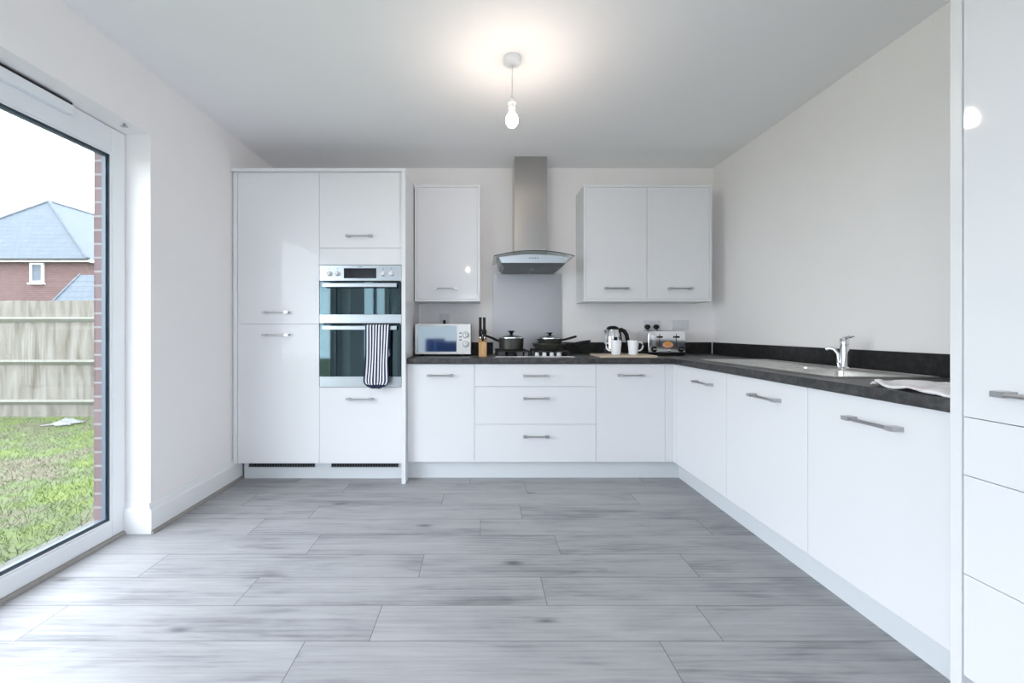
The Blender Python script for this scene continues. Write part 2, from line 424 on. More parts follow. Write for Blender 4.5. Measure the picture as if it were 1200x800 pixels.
# brick outer leaf of this house
bl = MB(); bx0, bx1 = -2.097, -2.036
bl.cells([YR-.2, SP0-.03, SP1+.03, OP0-.02, OP1-.03, YB+.25], [-.5, .0, OPZ-.04, 3.0], lambda i, j: not (i in (1, 3) and j == 1), bx0, bx1)
for v in bl.b.verts: v.co = Vector((v.co.z, v.co.x, v.co.y))
struct(bl.build('wall_outside', BRICK))

# glazing of the left wall
def glazing_left(name, y0, y1, mull=(), vent=None):
    t = struct(bpy.data.objects.new(name, None)); C.objects.link(t); t.location = (-1.985, (y0+y1)/2, 0)
    e = .003; fx0, fx1 = -1.996, -1.95; zt, zb, sw = OPZ-.004, .0, .082
    fr = MB()
    fr.box(fx0, fx1, y1-sw, y1-e, .0, zt); fr.box(fx0, fx1, y0+e, y0+sw, .0, zt)
    fr.box(fx0, fx1, y0+sw, y1-sw, zt-.135, zt); fr.box(fx0, fx1, y0+sw, y1-sw, .0, .098)
    for m in mull: fr.box(fx0, fx1, m-.05, m+.05, .098, zt-.135)
    fr.build('window_frame', PVC, t, bevel=.004)
    # bevelled glazing bead, gasket, spacer and pane per light
    ed = [y0+sw] + [q for m in mull for q in (m-.05, m+.05)] + [y1-sw]
    for a, b in zip(ed[::2], ed[1::2]):
        z0, z1 = .098, zt-.135
        bd = MB()
        for (q0, q1) in ((.0, .010),):
            x0, x1 = -1.963, -1.953
            for (yy0, yy1, zz0, zz1) in ((a, a+q1, z0, z1), (b-q1, b, z0, z1), (a+q1, b-q1, z0, z0+q1), (a+q1, b-q1, z1-q1, z1)):
                bd.box(x0, x1, yy0, yy1, zz0, zz1)
        bd.build('glazing_bead', PVC, t, bevel=.004)
        g = MB(); i0, i1 = .010, .0130
        for (yy0, yy1, zz0, zz1) in ((a+i0, a+i1, z0+i0, z1-i0), (b-i1, b-i0, z0+i0, z1-i0), (a+i1, b-i1, z0+i0, z0+i1), (a+i1, b-i1, z1-i1, z1-i0)):
            g.box(-1.9625, -1.9565, yy0, yy1, zz0, zz1)
        g.build('gasket', GASKET, t)
        g = MB(); i0, i1 = .0, .017
        for (yy0, yy1, zz0, zz1) in ((a, a+.023, z0, z1), (b-.023, b, z0, z1), (a+.023, b-.023, z0, z0+.023), (a+.023, b-.023, z1-.023, z1)):
            g.box(-1.986, -1.967, yy0, yy1, zz0, zz1)
        g.build('spacer_bar', SPACER, t)
        box(-1.9665, -1.965, a+.002, b-.002, z0+.002, z1-.002).build('pane', GLASS, t)
    if vent:
        va, vb = vent
        box(-1.95, -1.918, va, vb, zt-.058, zt-.013).build('trickle_vent', PVC, t, bevel=.004)
        box(-1.949, -1.924, va+.004, vb-.004, zt-.012, zt-.001).build('vent_gap_shade', RUBBER, t)  # dark strip painted in for the shadow gap under the soffit
    return t
glazing_left('window_1', OP0, OP1, (), (1.05, 1.95))
glazing_left('window_2', SP0, SP1, (-1.65,))
def added_glazing_right():  # window added out of view to light the left wall
    t = struct(bpy.data.objects.new('added_window_right', None)); C.objects.link(t); t.location = (XR+.1, (RP0+RP1)/2, 0)
    fr = MB(); x0, x1 = XR+.06, XR+.13; a, b, z1 = RP0+.003, RP1-.003, 2.096; m = (a+b)/2
    fr.box(x0, x1, a, a+.09, 0, z1); fr.box(x0, x1, b-.09, b, 0, z1); fr.box(x0, x1, a+.09, b-.09, 0, .12); fr.box(x0, x1, a+.09, b-.09, z1-.1, z1)
    fr.box(x0, x1, m-.1, m+.1, .12, z1-.1)
    fr.build('window_frame', PVC, t, bevel=.004)
    for (p, q) in ((a+.09, m-.1), (m+.1, b-.09)): box(XR+.098, XR+.1, p+.001, q-.001, .121, z1-.101).build('pane', GLASS, t)
added_glazing_right()
def added_glazing_rear():  # unseen glazed door, added to light the back wall under the units
    t = struct(bpy.data.objects.new('added_window_rear', None)); C.objects.link(t); t.location = ((BP0+BP1)/2, YR-.1, 0)
    fr = MB(); y0, y1 = YR-.13, YR-.06; a, b, z1 = BP0+.003, BP1-.003, 2.096
    fr.box(a, a+.09, y0, y1, 0, z1); fr.box(b-.09, b, y0, y1, 0, z1); fr.box(a+.09, b-.09, y0, y1, 0, .2); fr.box(a+.09, b-.09, y0, y1, z1-.1, z1)
    fr.build('window_frame', PVC, t, bevel=.004)
    box(a+.091, b-.091, YR-.1, YR-.098, .201, z1-.101).build('pane', GLASS, t)
added_glazing_rear()

# skirting with a moulded top, plus the grey floor bead
def skirt(name, pts_dir):
    mb = MB(); t = .018; h = .165
    prof = [(0, 0), (t, 0), (t, h-.045), (t-.003, h-.035), (t-.010, h-.028), (t-.011, h-.012), (t-.014, h), (0, h)]
    (ax, a0, a1, base, sgn) = pts_dir
    pr = [(base + sgn*p, z) for p, z in prof]
    mb.prism(pr, 1 if ax == 'y' else 0, a0, a1)
    return struct(mb.build(name, TRIMW))
OPB = OP1 - .018
skirt('baseboard_left', ('y', OPB, 3.11, XL+.0005, 1))
skirt('baseboard_reveal', ('x', -1.949, XL+.0003, OP1-.0005, -1))
tb = MB(); tb.prism([(XL+.0188, 0), (XL+.036, 0), (XL+.034, .008), (XL+.026, .017), (XL+.0188, .019)], 1, OPB-.002, 3.10)
struct(tb.build('trim_1', BEAD))
tb = MB(); tb.prism([(-1.9495, .0), (-1.930, .0), (-1.932, .009), (-1.94, .018), (-1.9495, .020)], 1, OP0+.02, OPB-.001)
struct(tb.build('trim_2', BEAD))
skirt('baseboard_rear', ('y', SP1, OP0, XL+.0005, 1))

# ------------------------------------------------------------------ bracket in the window recess
br_ = thing('blind_bracket', 'small grey bracket screwed under the top of the window recess', 'bracket', (-1.857, 2.15, OPZ-.012))
b0 = MB(); b0.box(-1.872, -1.842, 2.142, 2.158, OPZ-.0165, OPZ-.0125); b0.box(-1.862, -1.852, 2.146, 2.154, OPZ-.0125, OPZ-.0005)
b0.build('plate', HANDLE, br_, bevel=.0008)

# ------------------------------------------------------------------ cabinets
def handle(parent, c, axis, face, ln=.19, out=.032):
    """bar handle on two feet; axis 'x' on a door facing -y, axis 'y' on a door facing -x"""
    mb = MB(); r = .0062; h = ln/2
    def P(a, o, z=0): return (c[0]+a, face-o, c[1]+z) if axis == 'x' else (face-o, c[0]+a, c[1]+z)
    mb.tube([P(-h, out), P(-h+.004, out), P(h-.004, out), P(h, out)], r, 12)
    for s in (-1, 1):
        a0, a1 = P(s*(h-.014)-.0135, out+.0075, -.0078), P(s*(h-.014)+.0135, -.0003, .0078)
        mb.box(a0[0], a1[0], a0[1], a1[1], a0[2], a1[2])
    return mb.build('handle', HANDLE, parent, smooth=True)
G = .001     # half gap between fronts
def door_y(parent, x0, x1, z0, z1, face, name='door', hpos=None, mat=None, th=.019, ln=.19):
    d = box(x0+G, x1-G, face, face+th, z0+G, z1-G).build(name, mat or GLOSS, parent, bevel=.0012)
    if hpos: handle(d, hpos, 'x', face, ln)
    return d
def door_x(parent, y0, y1, z0, z1, face, name='door', hpos=None, th=.019, ln=.19):
    d = box(face, face+th, y0+G, y1-G, z0+G, z1-G).build(name, GLOSS, parent, bevel=.0012)
    if hpos: handle(d, hpos, 'y', face, ln)
    return d
def carcass(parent, x0, x1, y0, y1, z0, z1, open_axis, shelves=(), top=True, t=.018, name='carcass'):
    """open_axis 'y' = open towards -y, 'x' = open towards -x"""
    mb = MB(); e = .0008
    x0 += e; x1 -= e; y1 -= e
    if open_axis == 'x': y0 += e; 
    if open_axis == 'y':
        mb.box(x0, x0+t, y0, y1, z0, z1); mb.box(x1-t, x1, y0, y1, z0, z1); mb.box(x0+t, x1-t, y1-.008, y1, z0+t, z1)
    else:
        mb.box(x0, x1, y0, y0+t, z0, z1); mb.box(x0, x1, y1-t, y1, z0, z1); mb.box(x1-.008, x1, y0+t, y1-t, z0+t, z1)
    X0, X1, Y0, Y1 = (x0+t, x1-t, y0, y1-.008) if open_axis == 'y' else (x0, x1-.008, y0+t, y1-t)
    mb.box(X0, X1, Y0, Y1, z0, z0+t)
    if top: mb.box(X0, X1, Y0, Y1, z1-t, z1)
    for z in shelves: mb.box(X0, X1, Y0, Y1, z, z+t)
    return mb.build(name, CARC, parent)

# tall run on the left of the back wall
s = F/DT
tx = [PX(278.5, DT), PX(374.2, DT), PX(471.3, DT)]
zt, zm, zb = PZ(202, DT), PZ(379.5, DT), ZK
fr = thing('fridge_housing', 'tall white two-door fridge housing in the far left corner of the room', 'cabinet', (tx[0]+.3, 3.3, 0))
carcass(fr, tx[0], tx[1], DT+.0195, YB-.004, zb, zt, 'y', (zm-.009,))
door_y(fr, tx[0], tx[1], zm, zt, DT, hpos=(PX(324.7, DT), PZ(366, DT)))
door_y(fr, tx[0], tx[1], zb, zm, DT, hpos=(PX(325, DT), PZ(392.3, DT)))
# oven housing
zo1, zo0 = PZ(310.3, DT), PZ(453.3, DT)
zf1 = PZ(290.6, DT)
oh = thing('oven_housing', 'tall white gloss cabinet built around the double oven, beside the fridge housing', 'cabinet', (tx[1]+.3, 3.3, 0))
carcass(oh, tx[1], tx[2], DT+.0195, YB-.004, zb, zt, 'y', (zo0-.020, zo1+.004))
door_y(oh, tx[1], tx[2], zf1, zt, DT, hpos=(PX(421.8, DT), PZ(277, DT)))
door_y(oh, tx[1], tx[2], zo1, zf1, DT, name='filler_panel')
door_y(oh, tx[1], tx[2], zb, zo0, DT, hpos=(PX(422, DT), PZ(467, DT)))
# end panels and top panel of the tall run
DP = 2.984
ep = thing('end_panel', 'narrow white end panel reaching the floor, right of the double oven cabinet', 'panel', (tx[2]+.013, 3.3, 0))
box(tx[2]+.001, PX(475.2, DP), DP, YB-.001, .0, zt).build('panel', CARC, ep, bevel=.001)
lp = box(PX(273.3, DT-.004), tx[0]-.001, DT-.004, YB-.001, ZK, zt).build('end_panel', CARC, None, bevel=.001, loc=(tx[0]-.015, 3.3, 0))
tag(lp, 'narrow white filler panel between the fridge housing and the left wall', 'panel')
tp = box(PX(273.3, DT-.004), PX(475.2, DP), DP, YB-.001, zt+.001, zt+.021).build('top_panel', CARC, None, bevel=.001, loc=(tx[1], 3.3, zt))
tag(tp, 'thin white cover board lying on top of the tall cabinets', 'panel')
# kickboards
kb = thing('kickboard', 'white kickboard with two dark vent grilles under the tall cabinets', 'kickboard', (tx[1], 3.1, 0))
mb = MB(); mb.box(XL+.037, tx[2]-.001, 3.1, 3.118, 0, ZK-.002)
mb.build('board', PLINTH, kb)
for (a, b) in ((292, 369), (388.5, 467)):
    g = MB(); x0, x1 = PX(a, 3.095), PX(b, 3.095); z1 = ZK-.003; z0 = z1-.050
    g.box(x0, x1, 3.090, 3.0995, z0, z0+.006)
    g.box(x0, x0+.004, 3.090, 3.0995, z0+.006, z1); g.box(x1-.004, x1, 3.090, 3.0995, z0+.006, z1)
    n = 26
    for i in range(1, n):
        xx = x0+(x1-x0)*i/n; g.box(xx-.002, xx+.002, 3.091, 3.0995, z0+.006, z1)
    gr = g.build('vent_grille', GRIL, kb)
    box(x0+.004, x1-.004, 3.097, 3.0997, z0+.006, z1).build('grille_back', BLKP, gr)
YK, XK = 3.113, 1.482
k2 = box(tx[2]+.028, XK-.0005, YK, YK+.018, 0, ZK-.004).build('kickboard', PLINTH, None, loc=(.5, YK, 0)); tag(k2, 'white kickboard under the base cabinets below the hob', 'kickboard')
k3 = box(XK, XK+.018, 1.193, YK-.0005, 0, ZK-.004).build('kickboard', PLINTH, None, loc=(XK, 2.2, 0)); tag(k3, 'long white kickboard under the sink run on the right', 'kickboard')

# base units below the hob
bxs = [PX(477.2, DD), PX(556, DD), PX(698.6, DD), PX(779.6, DD), XD]
zd1 = .860
yb = YB-.004
def base_y(label, i, loc):
    t = thing('base_cabinet', label, 'cabinet', loc, 'white base cabinets along the back wall')
    carcass(t, bxs[i], bxs[i+1], DD+.0195, yb, ZK, zd1, 'y', (), top=False); return t
b1 = base_y('white base cabinet with one door, under the microwave', 0, (-.3, 3.3, 0))
door_y(b1, bxs[0], bxs[1], ZK, zd1, DD, hpos=(PX(516, DD), PZ(439.5, DD)))
b2 = base_y('wide white base cabinet with three drawers, under the hob', 1, (.4, 3.3, 0))
for (a, b, hy) in ((428, 452.9, 440), (452.9, 497, 466.3), (497, 541.5, 510.7)):
    z1 = zd1 if a == 428 else PZ(a, DD); z0 = ZK if b == 541.5 else PZ(b, DD)
    door_y(b2, bxs[1], bxs[2], z0, z1, DD, name='drawer', hpos=(PX(628, DD), PZ(hy, DD)))
b3 = base_y('white base cabinet with one door, under the chopping board and mugs', 2, (1.1, 3.3, 0))
door_y(b3, bxs[2], bxs[3], ZK, zd1, DD, hpos=(PX(739, DD), PZ(439.5, DD)))
cf = MB(); cf.box(bxs[3]+G, XD+.019, DD, DD+.019, ZK+G, zd1-G)
cf.box(XD, XD+.019, 2.984+G, DD-.0005, ZK+G, zd1-G)
cf.build('corner_post', GLOSS, b3, bevel=.001)
# base units of the sink run
ry = [1.193, 1.79, 2.382, 2.982]
def hx(pa, pb, py, x=1.378):
    ya, yb_ = F*x/(pa-CX), F*x/(pb-CX); return (ya+yb_)/2, abs(ya-yb_)
def base_x(label, i, pa, pb, py, z):
    t = thing('base_cabinet', label, 'cabinet', (1.7, (ry[i]+ry[i+1])/2, 0), 'white base cabinets along the right wall')
    carcass(t, XD+.0195, XR-.004, ry[i], ry[i+1], ZK, zd1, 'x', (), top=False)
    c, ln = hx(pa, pb, py)
    door_x(t, ry[i], ry[i+1], ZK, zd1, XD, hpos=(c, z), ln=.20)
    return t
base_x('white base cabinet door in the corner, under the sink drainer', 2, 808.5, 832, 446, .775)
base_x('white base cabinet below the sink tap, middle door of the right run', 1, 873.5, 910.5, 463, .775)
base_x('white cabinet under the pinkish cloth, beside the tall right cabinet', 0, 985, 1051, 494, .775)

# worktop with sink cut-outs
wt = thing('worktop', 'dark slate L-shaped worktop running under the hob and along the sink', 'worktop', (.7, 3.3, ZT0))
SK = dict(x0=1.50, x1=1.95, y0=1.76, y1=2.83)
bowl1 = (1.545, 1.845, 1.80, 2.13); bowl2 = (1.575, 1.825, 2.165, 2.335)
wx = [tx[2]+.0285, 1.39, 1.535, 1.855, XR-.001]; wy = [1.1925, 1.79, 2.345, 3.026, YB-.001]
mb = MB(); mb.cells(wx, wy, lambda i, j: (j == 3) or (i >= 1 and not (i == 2 and j == 1)), ZT0, ZT1)
mb.build('slab', WORKT, wt, bevel=.002)
UT = .018; UZ = 1.004; SBX0, SBX1 = .10, .698
up = lambda x0, x1, y0, y1: box(x0, x1, y0, y1, ZT1+.0004, UZ).build('upstand', UPST, wt, bevel=.0012)
up(wx[0], SBX0-.002, YB-UT, YB-.001); up(SBX1+.002, XR-.002, YB-UT, YB-.001); up(XR-UT, XR-.001, 1.1925, YB-UT-.001)
# white joint strip in the corner
js = box(XR-UT-.006, XR-UT-.0005, YB-UT-.006, YB-UT-.001, ZT1+.0006, UZ).build('sealant_joint', WPLA, wt)

# splashback
sb = box(SBX0, SBX1, YB-.010, YB-.001, ZT1+.0006, 1.60).build('splashback', STEELS, None, bevel=.001, loc=(.4, YB-.005, ZT1))
tag(sb, 'brushed steel splashback panel on the wall behind the pans', 'splashback')

# wall units
DW = 3.345
def wall_unit(label, pxs, loc, handles):
    x0, x1 = PX(pxs[0], DW), PX(pxs[-1], DW); z0, z1 = 1.341, 2.282; t = .018
    u = thing('wall_cabinet', label, 'cabinet', loc, 'white wall cabinets beside the hood')
    mb = MB(); y1 = YB-.001
    mb.box(x0, x0+t, DW, y1, z0, z1); mb.box(x1-t, x1, DW, y1, z0, z1); mb.box(x0+t, x1-t, DW, y1, z1-t, z1); mb.box(x0+t, x1-t, DW, y1, z0, z0+t)
    mb.box(x0+t, x1-t, y1-.01, y1, z0+t, z1-t)
    mb.build('carcass', CARC, u, bevel=.001)
    ed = [x0+t] + [PX(p, DW) for p in pxs[1:-1]] + [x1-t]
    for a, b, h in zip(ed, ed[1:], handles):
        door_y(u, a+.0005, b-.0005, z0+t, z1-t, DW+.002, hpos=(PX(h, DW), PZ(338, DW)))
wall_unit('narrow white wall cabinet with one door, left of the extractor hood', (486, 562.5), (-.28, 3.48, 1.341), (522.5,))
wall_unit('wide white wall cabinet with two doors, right of the extractor hood', (684, 758.2, 834), (1.34, 3.48, 1.341), (722, 796.5))

# tall cabinet on the right
TY1 = 1.1915; TY0 = .56; TYM = 1.1635; XT = 1.352
tc_ = thing('tall_cabinet', 'tall white gloss cabinet at the right edge with one door above three drawers', 'cabinet', (1.7, .9, 0))
box(1.348, XR-.001, TYM, TY1, 0, 2.28).build('side_panel', CARC, tc_, bevel=.001)
carcass(tc_, XT+.0195, XR-.004, TY0, TYM-.001, ZK, 2.26, 'x', (.84,))
zz = [ZK, .425, .702, .865, 2.26]
for i in range(3): door_x(tc_, TY0, TYM-.001, zz[i], zz[i+1], XT, name='drawer', hpos=(.86, zz[i+1]-.06))
door_x(tc_, TY0, TYM-.001, zz[3], zz[4], XT, hpos=(.971, .943), ln=.2)
box(XK, XK+.018, TY0, TYM-.001, 0, ZK-.004).build('plinth', PLINTH, tc_)

# ------------------------------------------------------------------ double oven
DO = 3.004
ov = thing('double_oven', 'built-in steel double oven with black glass doors in the tall cabinet', 'oven', (tx[1]+.3, 3.25, zo0))
ox0, ox1 = tx[1]+.004, tx[2]-.004
oz = lambda y: PZ(y, DO)
box(ox0+.022, ox1-.022, DO+.020, 3.55, zo0+.004, zo1-.004).build('oven_body', RUBBER, ov)
cp = box(ox0, ox1, DO, DO+.0195, oz(329), zo1-.003).build('control_panel', STEELO, ov, bevel=.0015)
box(PX(403, DO), PX(441, DO), DO-.0015, DO-.0001, oz(326), oz(314.2)).build('display', DISP, cp, bevel=.0005)
for kx in (386.2, 395.2, 449, 458.8):
    MB().lathe([(.019, .0), (.019, -.004), (.0155, -.006), (.014, -.022), (.012, -.024)], (PX(kx, DO), DO, oz(320.6)), 24, 1).build('knob', SATIN, cp, smooth=True)
    box(PX(kx, DO)-.002, PX(kx, DO)+.002, DO-.0006, DO-.0001, oz(315.8), oz(314)).build('dial_mark', MARK, cp)
box(PX(420.3, DO), PX(424, DO), DO-.0008, DO-.0001, oz(312.8), oz(312)).build('badge', MARK, cp)
def oven_door(zt_, zg, zb_, hz0, hz1):
    d = box(ox0+.001, ox1-.001, DO, DO+.0195, zg, zt_).build('oven_door', BLKG, ov, bevel=.0012)
    box(ox0+.001, ox1-.001, DO-.001, DO+.0195, zb_, zg-.0008).build('door_trim', STEELO, d, bevel=.0012)
    h = MB(); hx0, hx1 = PX(377.3, DO-.045), PX(464.5, DO-.045)
    h.box(hx0, hx1, DO-.046, DO-.034, hz0, hz1)
    for hx_ in (hx0+.012, hx1-.034): h.box(hx_, hx_+.022, DO-.034, DO-.0002, hz0+.004, hz1-.004)
    h.build('handle', STEELO, d, bevel=.002)
    return d
oven_door(oz(330.2), oz(368.2), oz(378.6), PZ(336.2, 2.96), PZ(331.5, 2.96))
hz0, hz1 = PZ(386.3, 2.96), PZ(381.7, 2.96)
oven_door(oz(380.2), oz(441), zo0+.002, hz0, hz1)

# striped oven glove over the lower handle
def glove():
    mb = MB(); b = mb.b; uvl = b.loops.layers.uv.new('strip')
    yc = DO-.040; nu, nv = 28, 60; xc = PX(442.3, 2.945); hw = .088
    zt_ = hz1+.006; zbot = PZ(455, 2.94)
    path = []                                     # (y, z): up the back, over the bar, down the front
    zback = zt_-.24
    Lb = zt_-zback; Lf = zt_-zbot
    def pt(t):
        if t < .35: q = t/.35; return (yc+.0128+.004*math.sin(q*3), zback+(Lb-.012)*q)
        if t < .42: a = PI*(t-.35)/.07; return (yc+.0128*math.cos(a), zt_-.012+.012*math.sin(a))
        q = (t-.42)/.58; return (yc-.0128-.010*math.sin(q*PI*.8), zt_-.012-(Lf-.012)*q)
    vs = []
    for j in range(nv+1):
        t = j/nv; y, z = pt(t); row = []
        q = max(0, (t-.42)/.58); qb = max(0, 1-t/.35)
        def width(q): 
            w = 1.0 - .06*math.sin(q*PI*.9) + (.10*max(0, q-.55)/.45)
            if q > .86: w *= math.sqrt(max(.0, 1-((q-.86)/.145)**2))
            return w
        w = hw*width(q if t > .38 else qb*.98)
        sh = -.012*q*q
        for i in range(nu+1):
            u = -1+2*i/nu
            yy = y - .004*math.sin(u*7+q*4)*(.3+q) if t > .42 else y
            row.append(b.verts.new((xc+sh+u*w, yy, z)))
        vs.append(row)
    for j in range(nv):
        for i in range(nu):
            f = b.faces.new((vs[j][i], vs[j][i+1], vs[j+1][i+1], vs[j+1][i]))
            for l, (ii, jj) in zip(f.loops, ((i, j), (i+1, j), (i+1, j+1), (i, j+1))):
                l[uvl].uv = (ii/nu, min(1-jj/nv, .5*min(ii, nu-ii)/nu*1.2+ .0) if jj/nv > .42 else .5)
    o = mb.build('oven_glove', GLOVE, None, smooth=True, loc=(xc, yc, zbot), sol=.007)
    tag(o, 'navy and white striped oven glove draped over the lower oven handle', 'oven glove')
glove()

# ------------------------------------------------------------------ extractor hood
hd = thing('extractor_hood', 'steel chimney extractor hood with a curved glass canopy above the hob', 'hood', (.4, 3.4, 1.6))
ch = MB(); ch.box(.268, .532, 3.373, YB-.011, 1.70, ZC-.001)
ch.build('chimney', STEEL, hd, bevel=.0015)
def hood_body():
    f, bk = 3.185, YB-.0115
    n = 20; xa, xb = .135, .665
    top = lambda x: 1.693 - .030*((x-.4)/.3)**2
    mb = MB(); b = mb.b
    A, B, Cc, D = [], [], [], []
    for i in range(n+1):
        x = xa+(xb-xa)*i/n
        A.append(b.verts.new((x, f, top(x)))); B.append(b.verts.new((x, bk, top(x))))
        xi = .4+(x-.4)*.93
        Cc.append(b.verts.new((xi, f+.004, 1.628))); D.append(b.verts.new((xi, bk, 1.628)))
    for i in range(n):
        b.faces.new((A[i], A[i+1], B[i+1], B[i])); b.faces.new((A[i], Cc[i], Cc[i+1], A[i+1]))
        b.faces.new((Cc[i], D[i], D[i+1], Cc[i+1])); b.faces.new((B[i], B[i+1], D[i+1], D[i]))
    b.faces.new((A[0], B[0], D[0], Cc[0])); b.faces.new((A[n], Cc[n], D[n], B[n]))
    return mb.build('hood_body', STEELO, hd)
hb = hood_body()
fl = MB()
fl.hull([(.175, 3.225, 1.600), (.625, 3.225, 1.600), (.625, 3.590, 1.600), (.175, 3.590, 1.600)],
        [(.150, 3.195, 1.6275), (.650, 3.195, 1.6275), (.650, 3.605, 1.6275), (.150, 3.605, 1.6275)])
fl.build('grease_filter', FILT, hd)
box(.3985, .4015, 3.225, 3.59, 1.5975, 1.5995).build('filter_seam', HANDLE, hd)
box(.385, .415, 3.30, 3.33, 1.594, 1.5973).build('filter_latch', HANDLE, hd)
for i in range(4): MB().lathe([(.0045, 0), (.0045, -.003)], (.37+.02*i, 3.186, 1.664), 12, 1).build('button', BLKP, hd, smooth=True)
def canopy():
    n = 40; f, bk = 3.13, YB-.02; t = .006
    g = MB(); b = g.b; ed = MB(); e = ed.b
    zf = lambda x: 1.7085 - .037*((x-.4)/.305)**2
    rows = []
    for i in range(n+1):
        x = .095+.61*i/n
        yf = f+.018*((x-.4)/.305)**2
        rows.append((x, yf, zf(x)))
    R4 = [[b.verts.new(p) for p in ((x, y+.003, z+t), (x, bk, z+t), (x, bk, z), (x, y+.003, z))] for (x, y, z) in rows]
    for q0, q1 in zip(R4, R4[1:]):
        for k in (0, 1, 2): b.faces.new((q0[k], q0[(k+1) % 4], q1[(k+1) % 4], q1[k]))
    for (x0, y0, z0), (x1, y1, z1) in zip(rows, rows[1:]):
        vs = [e.verts.new(p) for p in ((x0, y0, z0), (x1, y1, z1), (x1, y1, z1+t), (x0, y0, z0+t), (x0, y0+.003, z0), (x1, y1+.003, z1), (x1, y1+.003, z1+t), (x0, y0+.003, z0+t))]
        for q in ((0, 1, 2, 3), (4, 7, 6, 5), (3, 2, 6, 7), (0, 4, 5, 1)): e.faces.new([vs[k] for k in q])
    for (x, y, z) in (rows[0], rows[-1]): ed.box(x-.0015, x+.0015, y, bk, z, z+t)
    c = g.build('glass_canopy', HOODG, hd)
    ed.build('glass_edge', HOODE, c)
canopy()

# ------------------------------------------------------------------ hob and pans
hob = thing('gas_hob', 'black four burner gas hob with silver knobs set in the worktop', 'hob', (.4, 3.33, ZT1))
HX0, HX1, HY0, HY1 = .103, .692, 3.085, 3.565
box(HX0+.004, HX1-.004, HY0+.004, HY1, ZT1+.0006, ZT1+.009).build('hob_plate', BLKG, hob, bevel=.002)
box(HX0, HX1, HY0-.004, HY0+.0035, ZT1+.0006, ZT1+.011).build('front_trim', STEEL, hob, bevel=.001)
for kx in (629.4, 638, 646.6, 655):
    MB().lathe([(.0185, 0), (.0185, .006), (.0155, .009), (.014, .026), (.012, .028)], (PX(kx, 3.125), 3.125, ZT1+.0092), 24).build('knob', SATIN, hob, smooth=True)
GZ = .953
for bx_, by_ in ((.236, 3.24), (.236, 3.45), (.545, 3.27), (.545, 3.46)):
    bu = MB().lathe([(.042, 0), (.042, .010), (.036, .012), (.036, .018), (.030, .022), (.0, .023)], (bx_, by_, ZT1+.0092), 28, cap=False).build('burner', BLKM, hob, smooth=True)
for (a, b_) in ((.115, .365), (.415, .668)):
    g = MB(); z0 = GZ-.012
    y_a, y_b = (3.15, 3.55)
    for xx in (a, b_-.010): g.box(xx, xx+.010, y_a, y_b, z0, GZ-.001)
    for yy in (y_a, (y_a+y_b)/2-.005, y_b-.010): g.box(a, b_, yy, yy+.010, z0, GZ-.001)
    xm = (a+b_)/2; g.box(xm-.005, xm+.005, y_a, y_b, z0+.001, GZ-.001)
    for yy in (3.24, 3.46): g.box(a, b_, yy-.005, yy+.005, z0+.001, GZ-.001)
    for xx in (a, b_-.012):
        for yy in (y_a, y_b-.012): g.box(xx, xx+.012, yy, yy+.012, ZT1+.0092, z0)
    g.build('pan_support', BLKM, hob, bevel=.002)

def pan(name, label, cat, c, r, z0, h, taper, hdir, hpts, group=None, mat=None):
    t = thing(name, label, cat, (c[0], c[1], z0), group)
    w = .003; rb = r*taper
    prof = [(0, 0), (rb-.01, 0), (rb, .006), (r, h), (r+.003, h+.002), (r+.003, h+.005), (r-w, h+.003), (rb-w, .010), (0, .006)]
    MB().lathe([(max(p, .0004), q) for p, q in prof], (c[0], c[1], z0), 40).build('pan_body', mat or PANG, t, smooth=True)
    MB().tube(hpts, [.010, .011, .012, .0125, .011], 12, .75).build('handle', BLKP, t, smooth=True)
    return t
pc = (.236, 3.30)
sp = pan('saucepan', 'deep dark grey saucepan with a glass lid on the left of the hob', 'pan', pc, .098, GZ, .088, .96, -1,
    [(.140, 3.295, 1.022), (.115, 3.292, 1.032), (.085, 3.29, 1.046), (.055, 3.285, 1.058), (.028, 3.28, 1.066)])
def lid(label, c, r, z0, knob_h, cat='lid'):
    t = thing('pan_lid', label, cat, (c[0], c[1], z0), 'glass pan lids on the hob')
    MB().lathe([(r-.006, .0), (r+.002, .0), (r+.002, .005), (r-.006, .005), (r-.006, .0)], (c[0], c[1], z0), 40, cap=False).build('lid_rim', CHROME, t, smooth=True)
    pr = [(r-.006, .004), (r*.85, .013), (r*.6, .021), (r*.3, .026), (.012, .028), (.0004, .028)]
    MB().lathe(pr, (c[0], c[1], z0), 40, cap=False).build('lid_glass', LIDG, t, smooth=True)
    k = [(.012, .0275), (.012, .033), (.013, .036), (.018, .036+knob_h*.55), (.027, .036+knob_h*.8), (.028, .036+knob_h), (.018, .039+knob_h), (.0004, .039+knob_h)]
    MB().lathe(k, (c[0], c[1], z0), 24).build('lid_knob', BLKP, t, smooth=True)
lid('clear domed lid with a tall black knob, on the deep saucepan', pc, .098, GZ+.0938, .020)
fc = (.537, 3.30)
pan('frying_pan', 'wide shallow dark frying pan under the smaller lidded pan on the hob', 'pan', fc, .132, GZ, .046, .74, 1,
    mat=FRYG, hpts=[(.655, 3.29, .996), (.70, 3.275, 1.000), (.75, 3.26, 1.008), (.80, 3.245, 1.018), (.85, 3.23, 1.026)])
sc_ = (.545, 3.31)
pan('saute_pan', 'smaller dark pan with a glass lid, resting in the wide frying pan', 'pan', sc_, .098, GZ+.0075, .076, .82, 1,
    [(.636, 3.30, 1.030), (.665, 3.295, 1.036), (.695, 3.29, 1.044), (.725, 3.285, 1.053), (.752, 3.28, 1.061)])
lid('clear domed lid with a black knob, on the smaller pan over the frying pan', sc_, .098, GZ+.0893, .010)

